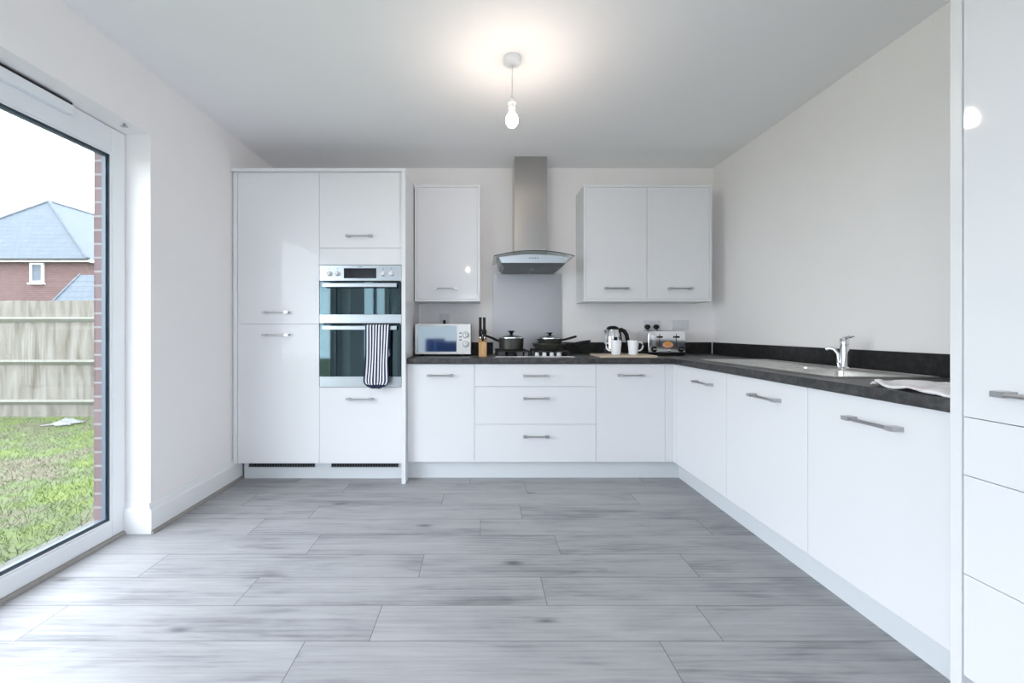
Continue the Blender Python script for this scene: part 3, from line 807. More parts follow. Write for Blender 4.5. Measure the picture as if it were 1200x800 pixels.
# ------------------------------------------------------------------ microwave
MY, MZ0, MZ1 = 3.285, .918, 1.158
mx0, mx1 = PX(486.4, MY), PX(551.6, MY)
mw = thing('microwave', 'white microwave with a mirrored door and two dials on the left worktop', 'microwave', ((mx0+mx1)/2, 3.44, ZT1))
box(mx0+.002, mx1-.002, MY+.022, 3.585, MZ0, MZ1-.003).build('microwave_body', BLKP, mw, bevel=.004)
for xx in (mx0+.05, mx1-.05):
    for yy in (MY+.05, 3.54): MB().lathe([(.014, 0), (.016, .0138)], (xx, yy, ZT1+.0003), 16).build('foot', BLKP, mw, smooth=True)
xs = PX(535.5, MY)
fm = MB(); fm.cells([mx0, mx0+.018, xs-.004, xs], [MZ0, MZ0+.020, MZ1-.016, MZ1], lambda i, j: not (i == 1 and j == 1), 0, .0215)
for v in fm.b.verts: v.co = Vector((v.co.x, MY+v.co.z, v.co.y))
md_ = fm.build('door', WPLA, mw, bevel=.002)
box(mx0+.0185, xs-.0045, MY+.004, MY+.020, MZ0+.0205, MZ1-.0165).build('door_window', MIRR, md_)
cpn = box(xs+.001, mx1, MY, MY+.0215, MZ0, MZ1).build('control_panel', WPLA, mw, bevel=.002)
for zz_ in (PZ(392.3, MY), PZ(403, MY)):
    MB().lathe([(.021, 0), (.021, -.004), (.018, -.007), (.016, -.022), (.014, -.023)], (PX(545.7, MY), MY-.0002, zz_), 28, 1).build('dial', WPLA, cpn, smooth=True)
    MB().lathe([(.0235, 0), (.0235, -.0012), (.0215, -.0014), (.0215, 0)], (PX(545.7, MY), MY-.0001, zz_), 28, 1, cap=False).build('dial_ring', MARK, cpn)
    box(PX(545.7, MY)-.0015, PX(545.7, MY)+.0015, MY-.0245, MY-.0225, zz_, zz_+.012).build('dial_pointer', MARK, cpn)
    mkk = MB()
    for k in range(12):
        a = 2*PI*k/12+.26; xx, zq = PX(545.7, MY)+.027*math.cos(a), zz_+.027*math.sin(a)
        mkk.box(xx-.0018, xx+.0018, MY-.0006, MY-.0001, zq-.0018, zq+.0018)
    mkk.build('dial_scale', MARK, cpn)
for zz_ in (PZ(389.5, MY), PZ(394, MY), PZ(397.5, MY)):
    box(PX(538.2, MY), PX(541, MY), MY-.0006, MY-.0001, zz_-.009, zz_).build('printed_mark', MARK, cpn)

# ------------------------------------------------------------------ knife block, knives, scissors
KY = 3.2; kx0, kx1 = PX(561, KY), PX(570.3, KY); kzt = PZ(400.8, KY)
kbk = thing('knife_block', 'small beech knife block between the microwave and the hob', 'knife block', ((kx0+kx1)/2, KY+.05, ZT1))
kb_ = MB(); kb_.prism([(KY, ZT1+.0005), (KY+.12, ZT1+.0005), (KY+.135, kzt+.045), (KY+.002, kzt)], 0, kx0, kx1)
kb_.build('block', BLOCKW, kbk, bevel=.002)
def knife(label, x, y, ztop, zb_, tilt=0.):
    t = thing('knife', label, 'knife', (x, y, zb_), 'black handled knives in the wooden block')
    mb = MB(); w = .0108; d = .013
    mb.hull([(x-w, y-d, zb_+.010), (x+w, y-d, zb_+.010), (x+w, y+d, zb_+.010), (x-w, y+d, zb_+.010)],
            [(x-w*1.05+tilt, y-d*1.2+.012, ztop), (x+w*1.05+tilt, y-d*1.2+.012, ztop), (x+w*1.05+tilt, y+d*1.1+.012, ztop), (x-w*1.05+tilt, y+d*1.1+.012, ztop)])
    mb.build('handle', BLKP, t, bevel=.004, seg=3)
    box(x-.002, x+.002, y-.012, y+.012, zb_+.0005, zb_+.0098).build('blade', CHROME, t)
kzs = lambda y: kzt + .045*(y-KY-.002)/.133
knife('black handled knife in the block, left of the pair', PX(562.8, 3.25), 3.29, PZ(371.5, 3.29), kzs(3.29))
knife('black handled knife in the block, right of the pair', PX(567.6, 3.25), 3.29, PZ(371.7, 3.29), kzs(3.29))
scs = thing('scissors', 'black handled kitchen scissors in the front slot of the knife block', 'scissors', ((kx0+kx1)/2, 3.215, kzt))
mb = MB(); xm = (kx0+kx1)/2
for sgn in (-1, 1):
    cx_, cz_ = xm+sgn*.015, kzt+.075
    ring = [(cx_+.0125*math.cos(a)*(1+.1*math.sin(a)), 3.222, cz_+.026*math.sin(a)) for a in [2*PI*i/20 for i in range(21)]]
    mb.tube(ring, .0042, 8)
    mb.tube([(cx_-sgn*.006, 3.222, cz_-.024), (xm+sgn*.006, 3.222, kzt+.025), (xm-sgn*.001, 3.224, kzt+.008)], [.005, .006, .006], 8)
mb.build('grips', BLKP, scs, smooth=True)
box(xm-.004, xm+.004, 3.221, 3.225, kzs(3.223)+.0004, kzt+.022).build('blades', CHROME, scs)

# ------------------------------------------------------------------ board, mugs, kettle, toaster
cbd = box(.868, 1.292, 3.040, 3.330, ZT1+.0005, ZT1+.019).build('chopping_board', BOARDW, None, bevel=.004, loc=(1.08, 3.18, ZT1))
tag(cbd, 'pale wooden chopping board under the two white mugs', 'chopping board')
def mug(label, x, y, sgn):
    z = ZT1+.0195; t = thing('mug', label, 'mug', (x, y, z), 'white mugs on the chopping board')
    h = .108
    pr = [(.0004, 0), (.030, 0), (.033, .003), (.034, .02), (.0385, .07), (.042, h), (.0395, h), (.0355, .07), (.031, .02), (.028, .006), (.0004, .006)]
    MB().lathe(pr, (x, y, z), 36).build('cup', CERAM, t, smooth=True)
    hp = [(x+sgn*.039, y, z+.092), (x+sgn*.055, y, z+.094), (x+sgn*.070, y, z+.085), (x+sgn*.074, y, z+.066), (x+sgn*.068, y, z+.045), (x+sgn*.054, y, z+.033), (x+sgn*.035, y, z+.030)]
    MB().tube(hp, .0058, 12).build('handle', CERAM, t, smooth=True)
mug('white mug with its handle to the left, in front of the kettle', PX(721.8, 3.13), 3.13, -1)
mug('white mug with its handle to the right, nearest the toaster', PX(742, 3.13), 3.13, 1)

kt = thing('kettle', 'steel jug kettle with a black lid and handle behind the mugs', 'kettle', (1.087, 3.44, ZT1))
kc = (1.088, 3.44, ZT1)
MB().lathe([(.078, .0005), (.080, .006), (.080, .020), (.076, .023)], kc, 36).build('power_base', BLKP, kt, smooth=True)
MB().lathe([(.068, .0235), (.071, .028), (.071, .06), (.067, .12), (.059, .175), (.052, .205), (.050, .210)], kc, 40).build('kettle_body', CHROME, kt, smooth=True)
MB().lathe([(.0505, .2102), (.051, .217), (.046, .228), (.030, .238), (.010, .242), (.0004, .242)], kc, 36).build('lid', BLKP, kt, smooth=True)
mb = MB(); mb.hull([(1.038, 3.428, ZT1+.165), (1.038, 3.452, ZT1+.165), (1.030, 3.452, ZT1+.165), (1.030, 3.428, ZT1+.165)],
                   [(1.045, 3.412, ZT1+.209), (1.045, 3.468, ZT1+.209), (1.009, 3.448, ZT1+.213), (1.009, 3.432, ZT1+.213)])
mb.build('spout', CHROME, kt, bevel=.004)
mb = MB(); mb.tube([(1.132, 3.438, ZT1+.206), (1.158, 3.436, ZT1+.210), (1.184, 3.434, ZT1+.196), (1.202, 3.432, ZT1+.165), (1.210, 3.431, ZT1+.12), (1.208, 3.431, ZT1+.075)], [.012, .014, .0145, .014, .013, .011], 12, 1.2)
mb.tube([(1.143, 3.437, ZT1+.206), (1.150, 3.437, ZT1+.17), (1.156, 3.437, ZT1+.12), (1.160, 3.437, ZT1+.07)], [.010, .010, .010, .009], 10)
mb.build('handle', BLKP, kt, smooth=True)
wg = MB(); wg.box(1.074, 1.104, 3.362, 3.372, ZT1+.075, ZT1+.150); wg.build('water_gauge', DISP, kt, bevel=.003)

TYF = 3.335; tX0, tX1 = PX(759.8, TYF), PX(803.6, TYF); tz0, tz1 = .932, 1.103
to = thing('toaster', 'polished steel four slot toaster in the corner beside the mugs', 'toaster', ((tX0+tX1)/2, 3.46, ZT1))
box(tX0+.006, tX1-.006, TYF+.006, 3.585, ZT1+.0005, .9255).build('base', BLKP, to, bevel=.004)
def rrect(x0, x1, z0, z1, rt, rb, n=8):
    pts = []
    for (cx_, cz_, r_, a0) in ((x1-rt, z1-rt, rt, 0), (x0+rt, z1-rt, rt, PI/2), (x0+rb, z0+rb, rb, PI), (x1-rb, z0+rb, rb, 1.5*PI)):
        for k in range(n+1): q = a0+PI/2*k/n; pts.append((cx_+r_*math.cos(q), cz_+r_*math.sin(q)))
    return pts
tz0 = .926
TSH = MB(); TSH.prism(rrect(tX0, tX1, tz0, tz1, .030, .010), 1, TYF, 3.590)
tbm = TSH.build('shell', CHROME, to, bevel=.006, seg=3, smooth=True)
for i in range(4):
    xx = tX0+.045+i*.058
    box(xx, xx+.028, TYF+.05, 3.55, tz1-.004, tz1+.0015).build('slot', TOASTD, to)
for lx in (PX(773, TYF), PX(792.6, TYF)):
    box(lx-.0025, lx+.0025, TYF-.0008, TYF-.0001, tz0+.038, tz1-.022).build('lever_track', TOASTD, to)
    box(lx-.018, lx+.018, TYF-.022, TYF-.001, PZ(395.8, TYF), PZ(393.6, TYF)).build('lever', BLKP, to, bevel=.003)
for lx in (PX(766.5, TYF), PX(798.2, TYF)):
    MB().lathe([(.024, 0), (.024, -.004), (.017, -.006), (.016, -.018), (.014, -.019)], (lx, TYF-.0002, tz0+.030), 28, 1).build('browning_dial', BLKP, to, smooth=True)
    box(lx-.016, lx+.016, TYF-.0225, TYF-.0195, tz0+.027, tz0+.033).build('dial_grip', CHROME, to, bevel=.001)
stx, stz = PX(782.6, TYF), PZ(404, TYF)
st = MB().lathe([(.043, 0), (.043, -.0012)], (0, 0, 0), 36, 1)
for v in st.b.verts: v.co = Vector((stx+v.co.x, TYF-.0002+v.co.y, stz+v.co.z*.56))
sto = st.build('sticker', STICK, to)
st = MB().lathe([(.024, 0), (.024, -.0006)], (0, 0, 0), 30, 1)
for v in st.b.verts: v.co = Vector((stx+v.co.x, TYF-.0016+v.co.y, stz+.012+v.co.z*.7))
st.build('sticker_print', STICK2, sto)
MB().lathe([(.010, 0), (.010, -.010), (.008, -.011)], (PX(784, TYF), TYF-.0002, tz0+.018), 20, 1).build('button', CHROME, to, smooth=True)

# ------------------------------------------------------------------ sockets and plugs
def socket(label, x0, x1, z0, z1, gang):
    t = thing('wall_socket', label, 'socket', ((x0+x1)/2, YB, (z0+z1)/2), 'white sockets and switches on the back wall')
    pl = box(x0, x1, YB-.010, YB-.0006, z0, z1).build('face_plate', SOCK, t, bevel=.003)
    for i in range(gang):
        xc = x0+(x1-x0)*(i+.5)/gang
        box(xc-.008, xc+.008, YB-.013, YB-.0102, z1-.026, z1-.010).build('rocker_switch', WPLA, t, bevel=.001)
    return t
def plug(label, x, z):
    t = thing('plug', label, 'plug', (x, YB-.011, z), 'black plugs in the socket behind the toaster')
    mb = MB(); n = 24; y0 = YB-.0105; pts = []
    for i in range(n):
        a = 2*PI*i/n; pts.append((x+.024*math.cos(a)*(1 if math.sin(a) > -.3 else .8), z+.024*math.sin(a)))
    mb.hull([(px_, y0, pz_) for px_, pz_ in pts], [(x+(px_-x)*.8, y0-.032, z+(pz_-z)*.8) for px_, pz_ in pts])
    mb.build('plug_body', BLKP, t, bevel=.003)
    return t
zs1, zs0 = PZ(375.4, YB), PZ(387.3, YB)
socket('double wall socket holding two black plugs, behind the toaster', 1.413, 1.560, zs0, zs1, 2)
for lab, px_, dx in (('left black plug of the two behind the toaster', 758.7, -.02), ('right black plug of the two behind the toaster', 769.0, .02)):
    x = PX(px_, YB-.02); z = PZ(383, YB-.02)-.0
    t = plug(lab, x, z)
    MB().tube([(x, YB-.03, z-.018), (x+dx*.2, YB-.034, z-.05), (x+dx*.6, YB-.03, z-.09), (x+dx, YB-.026, z-.155)], .0035, 8).build('cord', BLKP, t, smooth=True)
socket('empty double socket plate nearest the right corner of the back wall', 1.662, 1.808, PZ(386, YB), PZ(375, YB), 2)
socket('single switch plate on the wall above the microwave', PX(515, YB), PX(526.6, YB), PZ(380, YB), PZ(367.4, YB), 1)
t = thing('plug', 'small black plug in the single plate above the microwave', 'plug', (PX(521, YB), YB-.011, 1.172))
box(PX(519.6, YB), PX(522.4, YB), YB-.04, YB-.0104, 1.155, 1.196).build('plug_body', BLKP, t, bevel=.003)

# ------------------------------------------------------------------ sink, tap, cloth
sk = thing('sink', 'stainless one and a half bowl sink with drainer set in the right worktop', 'sink', (1.72, 2.3, ZT1))
zt_ = ZT1+.0035
xs_ = [SK['x0'], bowl1[0], bowl2[0], bowl2[1], bowl1[1], SK['x1']]
ys_ = [SK['y0'], bowl1[2], bowl1[3], bowl2[2], bowl2[3], SK['y1']]
mb = MB(); mb.cells(xs_, ys_, lambda i, j: not ((j == 1 and 1 <= i <= 3) or (j == 3 and i == 2)), ZT1+.0004, zt_)
pl = mb.build('sink_rim', SINKM, sk, bevel=.0012)
rim = MB(); a = SK
for (x0, x1, y0, y1) in ((a['x0'], a['x0']+.008, a['y0'], a['y1']), (a['x1']-.008, a['x1'], a['y0'], a['y1']), (a['x0']+.008, a['x1']-.008, a['y0'], a['y0']+.008), (a['x0']+.008, a['x1']-.008, a['y1']-.008, a['y1'])):
    rim.box(x0, x1, y0, y1, zt_+.0001, zt_+.003)
rim.build('raised_edge', SINKM, pl, bevel=.001)
def bowl(bx, depth, name):
    x0, x1, y0, y1 = bx; mb = MB(); b = mb.b; r_ = .035
    def loop(ins, z, rad):
        pts = []
        for (cx_, cy_, a0) in ((x1-ins-rad, y1-ins-rad, 0), (x0+ins+rad, y1-ins-rad, PI/2), (x0+ins+rad, y0+ins+rad, PI), (x1-ins-rad, y0+ins+rad, 1.5*PI)):
            for k in range(7):
                q = a0+PI/2*k/6; pts.append(b.verts.new((cx_+rad*math.cos(q), cy_+rad*math.sin(q), z)))
        return pts
    lv = [loop(.0003, zt_-.0003, .004), loop(.001, zt_-.006, .03), loop(.006, zt_-depth+.03, .04), loop(.014, zt_-depth+.008, .045), loop(.035, zt_-depth, .045)]
    for p, q in zip(lv, lv[1:]):
        for k in range(len(p)): b.faces.new((p[k], q[k], q[(k+1) % len(p)], p[(k+1) % len(p)]))
    b.faces.new(lv[-1])
    o = mb.build(name, SINKM, sk, smooth=True, sol=.0012)
    MB().lathe([(.03, 0), (.03, .003), (.022, .004), (.0004, .002)], ((x0+x1)/2, (y0+y1)/2, zt_-depth+.0008), 24).build('drain', CHROME, o, smooth=True)
bowl(bowl1, .16, 'main_bowl'); bowl(bowl2, .11, 'half_bowl')
dr = MB()
for i in range(8):
    xx = 1.56+i*.04; dr.prism([(xx-.007, zt_+.0002), (xx+.007, zt_+.0002), (xx+.004, zt_+.0035), (xx-.004, zt_+.0035)], 1, 2.40, 2.79)
dr.build('drainer_ribs', SINKM, sk)
tp_ = thing('mixer_tap', 'chrome mixer tap with a lever top standing behind the sink bowls', 'tap', (1.878, 2.147, zt_))
tx_, ty_ = 1.885, 2.15
MB().lathe([(.027, .0004), (.027, .006), (.021, .010), (.0195, .014), (.0195, .120), (.017, .122), (.017, .126), (.0205, .128), (.0205, .152), (.017, .158), (.0004, .158)], (tx_, ty_, zt_), 28).build('tap_body', CHROME, tp_, smooth=True)
mb = MB(); mb.tube([(tx_-.019, ty_+.015, zt_+.0005), (tx_-.019, ty_+.015, zt_+.03), (tx_-.020, ty_+.016, zt_+.078), (tx_-.026, ty_+.032, zt_+.100), (tx_-.034, ty_+.048, zt_+.106), (tx_-.042, ty_+.064, zt_+.100)], [.008, .0075, .0075, .008, .0085, .009], 14)
mb.build('spout', CHROME, tp_, smooth=True)
mb = MB(); mb.hull([(tx_-.016, ty_-.010, zt_+.157), (tx_+.016, ty_-.010, zt_+.157), (tx_+.016, ty_+.014, zt_+.157), (tx_-.016, ty_+.014, zt_+.157)],
                   [(tx_-.010, ty_-.050, zt_+.168), (tx_+.014, ty_-.050, zt_+.168), (tx_+.014, ty_-.042, zt_+.176), (tx_-.010, ty_-.042, zt_+.176)])
mb.build('lever', CHROME, tp_, bevel=.003)

def cloth():
    mb = MB(); b = mb.b; rg = random.Random(5); n, m = 46, 26
    # corners (x, y): near front, far front, far back, near back
    c00, c10, c11, c01 = Vector((1.394, 1.206)), Vector((1.424, 1.50)), Vector((1.72, 1.455)), Vector((1.70, 1.207))
    ph = [rg.uniform(0, 6) for _ in range(8)]; top = []
    for i in range(n+1):
        u = i/n; row = []
        for j in range(m+1):
            v = j/m; p = c00*(1-u)*(1-v) + c10*u*(1-v) + c11*u*v + c01*(1-u)*v
            p.y += u*u*.055*math.sin(min(1, v*1.6)*PI*.75)*(1-v*.6)
            z = ZT1+.009 + .004*math.sin(u*9+v*5+ph[0]) + .003*math.sin(u*17-v*11+ph[1]) + .003*math.sin(v*14+u*3+ph[2]) + rg.uniform(-.0008, .0008)
            if u > .9: z += .007*math.sin((u-.9)/.1*PI*.7)*(.7+.3*math.sin(v*22))
            edge = min(u if u < .5 else 1-u, v if v < .5 else 1-v)
            if i == n: p = p + Vector((0, .010*math.sin(j*2.4)))
            row.append(b.verts.new((p.x, p.y, max(z, ZT1+.005))))
        top.append(row)
    for i in range(n):
        for j in range(m): b.faces.new((top[i][j], top[i+1][j], top[i+1][j+1], top[i][j+1]))
    o = mb.build('dish_cloth', CLOTH, None, smooth=True, loc=(1.5, 1.4, ZT1), sol=.008)
    tag(o, 'pinkish white cloth lying on the worktop edge beside the tall right cabinet', 'cloth')
    fg = MB()
    for k in range(34):
        v = (k+.5)/34; p = c10*(1-v)+c11*v; p.y += .055*math.sin(min(1, v*1.6)*PI*.75)*(1-v*.6); d = Vector((rg.uniform(-.4, .2), 1)).normalized()*rg.uniform(.010, .018)
        fg.tube([(p.x, p.y-.004, ZT1+.012), (p.x+d.x*.5, p.y+d.y*.5, ZT1+.013), (p.x+d.x, p.y+d.y, ZT1+.006)], [.004, .0045, .003], 6)
    fg.build('fringe', CLOTH, o, smooth=True)
cloth()

# ------------------------------------------------------------------ pendant lamps
def pendant(label, x, y):
    t = thing('pendant_lamp', label, 'lamp', (x, y, ZC), 'bare bulb pendants hanging from the ceiling')
    MB().lathe([(.046, -.0005), (.046, -.022), (.042, -.030), (.012, -.034), (.008, -.040), (.0004, -.040)], (x, y, ZC), 32).build('ceiling_rose', WPLA, t, smooth=True)
    MB().tube([(x, y, ZC-.036), (x+.001, y, ZC-.12), (x, y, ZC-.215)], .0035, 10).build('cord', WPLA, t, smooth=True)
    MB().lathe([(.006, -.205), (.011, -.210), (.014, -.222), (.021, -.228), (.021, -.236), (.017, -.240), (.017, -.262), (.014, -.264)], (x, y, ZC), 24).build('lamp_holder', WPLA, t, smooth=True)
    pr = [(.0125, -.2645), (.013, -.275), (.018, -.288), (.028, -.304), (.0315, -.322), (.030, -.338), (.021, -.352), (.009, -.359), (.0004, -.360)]
    MB().lathe(pr, (x, y, ZC), 28).build('bulb', BULB, t, smooth=True)
pendant('lit bare bulb pendant hanging from the ceiling in front of the hood', PX(600, 2.16), 2.16)
pendant('lit bare bulb pendant over the rear half of the room behind the viewer', -.25, -.85)

# ------------------------------------------------------------------ behind the viewer: what the microwave door mirrors
sf = thing('sofa', 'navy fabric sofa standing in the rear half of the room', 'sofa', (-.35, -1.75, 0))
box(-1.0, .35, -2.2, -1.42, .14, .40).build('base', NAVY, sf, bevel=.03, seg=3)
for a in (-.86, -.255): box(a, a+.60, -2.16, -1.62, .401, .52).build('seat_cushion', NAVY, sf, bevel=.04, seg=4)
box(-.92, .35, -1.62, -1.42, .401, .90).build('backrest', NAVY, sf, bevel=.05, seg=4)
for a in (-1.056, .351): box(a, a+.135, -2.2, -1.42, .401 if a < 0 else .14, .62).build('armrest', NAVY, sf, bevel=.04, seg=4)
for a in (-.92, .28):
    for y in (-2.14, -1.48): MB().lathe([(.018, .0005), (.026, .1395)], (a, y, 0), 14).build('leg', PALEW, sf, smooth=True)
ac = thing('dining_chair', 'navy upholstered chair with wooden legs near the rear wall behind the sofa', 'chair', (-1.08, -2.8, 0))
box(-1.31, -.85, -3.0, -2.55, .42, .50).build('seat', NAVY, ac, bevel=.03, seg=3)
box(-1.31, -.85, -3.07, -3.005, .46, .92).build('backrest', NAVY, ac, bevel=.03, seg=3)
for a in (-1.27, -.89):
    for y in (-2.97, -2.59): MB().lathe([(.014, .0005), (.020, .4195)], (a, y, 0), 12).build('leg', PALEW, ac, smooth=True)

# ------------------------------------------------------------------ outdoors
GZ0 = -.24
struct(box(-60, bx0-.01, -14, 60, GZ0-.5, GZ0).build('ground_lawn', LAWN))
struct(box(XR+.201, 30, -14, 60, GZ0-.5, GZ0).build('ground_side', MORTAR))
pv = box(-2.75, bx0-.012, -3.4, 6.2, GZ0+.0005, GZ0+.012).build('paving_strip', MORTAR, None, bevel=.006, loc=(-2.5, 1.4, GZ0)); struct(pv)
# grass: nobody could count the blades
gm = MB(); b = gm.b; rg = random.Random(11)
for i in range(60000):
    y = rg.uniform(2.0, 6.7); x = rg.uniform(-8.6, -2.72)
    if y > 6.36: continue
    h = rg.uniform(.012, .040)*(1.0 if rg.random() < .92 else 1.8); a = rg.uniform(0, 2*PI); w = rg.uniform(.0014, .003)
    dx, dy = math.cos(a)*w, math.sin(a)*w; lx, ly = rg.uniform(-.04, .04), rg.uniform(-.04, .04)
    v = [b.verts.new(p) for p in ((x-dx, y-dy, GZ0), (x+dx, y+dy, GZ0), (x+lx*.5+dx*.6, y+ly*.5+dy*.6, GZ0+h*.65), (x+lx, y+ly, GZ0+h), (x+lx*.5-dx*.6, y+ly*.5-dy*.6, GZ0+h*.65))]
    b.faces.new(v)
go = gm.build('grass', BLADE, recalc=False); tag(go, 'rough green grass of the back garden lawn', 'grass', kind='stuff')

# fence
FD = 6.45
fn = thing('garden_fence', 'weathered timber garden fence with three pale rails across the lawn', 'fence', (-7, FD, GZ0))
rg = random.Random(2); bd = MB(); x = -13.5; rot = .03
while x < -3.0:
    w = rg.uniform(.10, .125); top = 1.573+rg.uniform(-.008, .008); yy = FD+rg.uniform(0, .004)
    bd.hull([(x, yy, GZ0+.03), (x+w+.012, yy+.012, GZ0+.03), (x+w+.012, yy+.020, GZ0+.03), (x, yy+.022, GZ0+.03)],
            [(x, yy, top), (x+w+.012, yy+.012, top), (x+w+.012, yy+.020, top), (x, yy+.022, top)])
    x += w
bd.build('boards', FENCE, fn)
for z in (PZ(374, FD), PZ(424, FD), PZ(470.5, FD)):
    r_ = MB(); r_.prism([(FD-.002, z-.045), (FD-.05, z+.005), (FD-.045, z+.03), (FD-.002, z+.035)], 0, -13.5, -2.98); r_.build('rail', RAILM, fn)
for xx in (-13.4, -10.5, -8.05, -5.62, -3.1): 
    box(xx-.05, xx+.05, FD+.026, FD+.126, GZ0, 1.60).build('post', FENCE, fn, bevel=.006)
box(-13.5, -2.98, FD-.004, FD+.02, GZ0+.0, GZ0+.029).build('gravel_board', FENCE, fn)

# house beyond the fence
hs = thing('house', 'red brick house with a grey hipped roof beyond the fence', 'house', (-25, 26, GZ0))
d0, bq, aq = 21.0, 3.0, 5.1; xc_ = PX(103, d0); ez = PZ(303, d0); rz = PZ(236, d0+bq); dd2 = 40
box(xc_-2*aq+.35, xc_-.35, d0+.35, dd2-.4, GZ0, ez-.1).build('walls', FBRICK, hs)
rf = MB(); b = rf.b
P = [(xc_, d0, ez), (xc_-2*aq, d0, ez), (xc_-2*aq, dd2, ez), (xc_, dd2, ez), (xc_-aq, d0+bq, rz), (xc_-aq, dd2-bq, rz)]
v = [b.verts.new(p) for p in P]
for f in ((0, 4, 1), (1, 4, 5, 2), (2, 5, 3), (3, 5, 4, 0), (0, 1, 2, 3)): b.faces.new([v[i] for i in f])
rf.build('roof', TILES, hs)
hp_ = MB()
for (p, q) in ((0, 4), (1, 4), (4, 5)): hp_.tube([P[p], P[q]], .09, 8)
hp_.build('ridge_tiles', TILES, hs)
gt = MB(); gt.box(xc_-2*aq, xc_, d0-.02, d0+.06, ez-.16, ez-.02); gt.box(xc_-.06, xc_+.02, d0+.07, dd2, ez-.16, ez-.02); gt.build('fascia', ROOFF, hs)
gu = MB(); gu.box(xc_-2*aq, xc_+.1, d0-.12, d0-.022, ez-.08, ez); gu.build('gutter', RUBBER, hs)
wy_ = d0+.35
wx0, wx1, wz0, wz1 = PX(36.5, wy_), PX(52.3, wy_), PZ(331.5, wy_), PZ(308, wy_)
wf = MB(); wf.cells([wx0, wx0+.10, wx1-.10, wx1], [wz0, wz0+.1, wz1-.1, wz1], lambda i, j: not (i == 1 and j == 1), 0, .08)
for q in wf.b.verts: q.co = Vector((q.co.x, wy_-.08+q.co.z, q.co.y))
wfo = wf.build('window_frame', ROOFF, hs)
box(wx0+.1, wx1-.1, wy_-.04, wy_-.02, wz0+.1, wz1-.1).build('window_pane', WGLASS, wfo)
box(wx0-.06, wx1+.06, wy_-.14, wy_-.001, wz0-.08, wz0-.002).build('window_sill', ROOFF, hs)
# lower roof in front of it
gg = thing('garage', 'low outbuilding with a grey tiled roof in front of the brick house', 'garage', (-15, 19.5, GZ0))
gx0, gx1, gy0, gy1 = -18.95, -9.5, 18.2, 20.9; gez = PZ(357, gy0); gyr = 19.55; grz = PZ(322, gyr)
box(gx0+.2, gx1-.2, gy0+.2, gy1-.1, GZ0, gez).build('walls', FBRICK, gg)
gr_ = MB(); gr_.prism([(gy0, gez), (gyr, grz), (gy1, gez), (gy1, gez-.08), (gy0, gez-.08)], 0, gx0, gx1); gr_.build('roof', TILES, gg)
gb = MB()
gb.hull([(gx0-.08, gy0-.02, gez-.02), (gx0, gy0-.02, gez-.02), (gx0, gyr, grz-.02), (gx0-.08, gyr, grz-.02)], [(gx0-.08, gy0-.02, gez+.05), (gx0, gy0-.02, gez+.05), (gx0, gyr, grz+.06), (gx0-.08, gyr, grz+.06)])
gb.build('verge', TILES, gg)
# crumpled sheet on the lawn
ws = MB(); b = ws.b; rg = random.Random(9); n = 14; rows = []
for i in range(n+1):
    r = []
    for j in range(n+1):
        u, v = i/n*2-1, j/n*2-1; k = max(0, 1-(u*u+v*v)**.5)
        r.append(b.verts.new((-5.98+u*.17*(1+.2*math.sin(v*5)), 5.95+v*.16*(1+.2*math.sin(u*6)), GZ0+.01+k*.07*rg.uniform(.5, 1.2)+.01)))
    rows.append(r)
for i in range(n):
    for j in range(n): b.faces.new((rows[i][j], rows[i+1][j], rows[i+1][j+1], rows[i][j+1]))
wo = ws.build('plastic_sheet', SHEETW, None, loc=(-5.98, 5.95, GZ0), sol=.004); tag(wo, 'crumpled white plastic sheet lying on the lawn before the fence', 'plastic sheet')

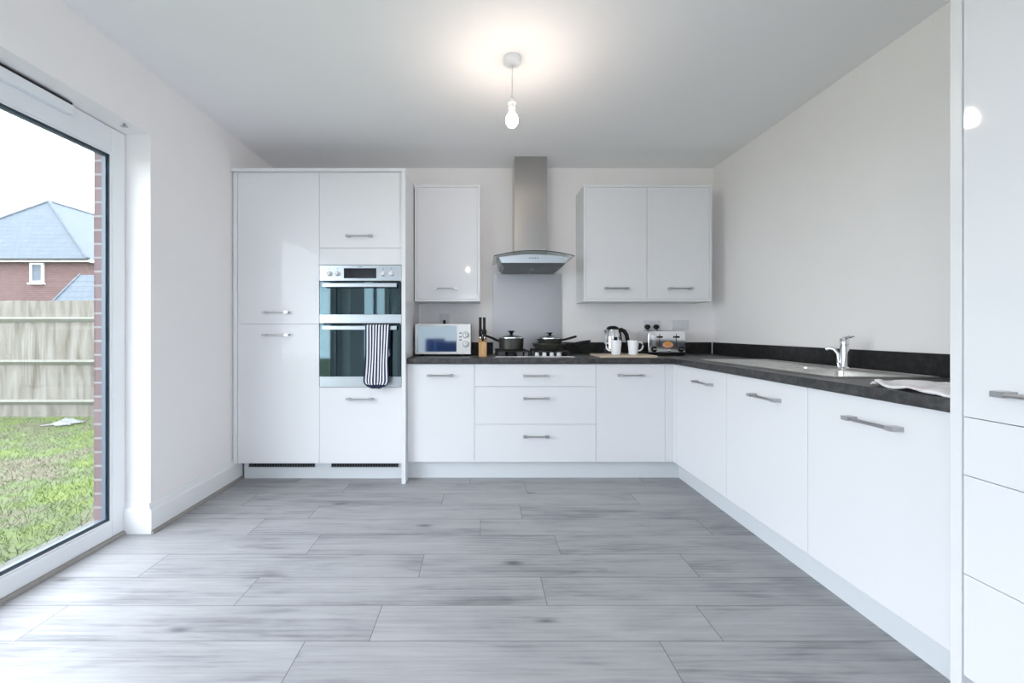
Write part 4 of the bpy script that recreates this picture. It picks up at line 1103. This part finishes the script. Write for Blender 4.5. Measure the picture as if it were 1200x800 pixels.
# ------------------------------------------------------------------ world, portals, camera
SKY = 3.3
w = bpy.data.worlds.new('sky'); bpy.context.scene.world = w; w.use_nodes = True
nt = w.node_tree; bg = nt.nodes['Background']
tcw = N(nt, 'ShaderNodeTexCoord'); sx = N(nt, 'ShaderNodeSeparateXYZ'); L(nt, tcw.outputs['Generated'], sx.inputs[0])
nz = N(nt, 'ShaderNodeTexNoise'); nz.inputs['Scale'].default_value = 2.2; nz.inputs['Detail'].default_value = 4; L(nt, tcw.outputs['Generated'], nz.inputs['Vector'])
rw = ramp(nt, [(.3, (.82, .895, 1.0)), (.7, (.88, .93, 1.0))]); L(nt, nz.outputs['Fac'], rw.inputs[0])
L(nt, rw.outputs[0], bg.inputs['Color']); bg.inputs['Strength'].default_value = SKY
def portal(name, loc, rot, sx_, sy_):
    l = bpy.data.lights.new(name, 'AREA'); l.shape = 'RECTANGLE'; l.size = sx_; l.size_y = sy_; l.cycles.is_portal = True
    o = bpy.data.objects.new(name, l); C.objects.link(o); o.location = loc; o.rotation_euler = rot
portal('portal_patio', (-2.09, (OP0+OP1)/2, OPZ/2), (0, -PI/2, 0), OPZ, OP1-OP0)
portal('portal_side', (-2.09, (SP0+SP1)/2, OPZ/2), (0, -PI/2, 0), OPZ, SP1-SP0)
portal('portal_right', (XR+.19, (RP0+RP1)/2, 1.05), (0, PI/2, 0), 2.1, RP1-RP0)

portal('portal_rear', ((BP0+BP1)/2, YR-.19, 1.05), (PI/2, 0, 0), BP1-BP0, 2.1)

cam = bpy.data.cameras.new('camera'); co = bpy.data.objects.new('camera', cam); C.objects.link(co)
co.location = (0, 0, HC); co.rotation_euler = (PI/2, 0, 0)
cam.sensor_width = 36; cam.sensor_fit = 'HORIZONTAL'; cam.lens = F/1200*36
cam.shift_x = (600-CX)/1200; cam.shift_y = -(400-CY)/1200; cam.clip_start = .02; cam.clip_end = 300
S = bpy.context.scene; S.camera = co
S.view_settings.view_transform = 'Standard'; S.view_settings.look = 'None'; S.view_settings.gamma = 1; S.view_settings.exposure = 1.32
S.view_settings.use_curve_mapping = False
S.cycles.use_denoising = True
S.cycles.max_bounces = 14; S.cycles.diffuse_bounces = 8; S.cycles.glossy_bounces = 6; S.cycles.transparent_max_bounces = 16
S.cycles.sample_clamp_indirect = 8
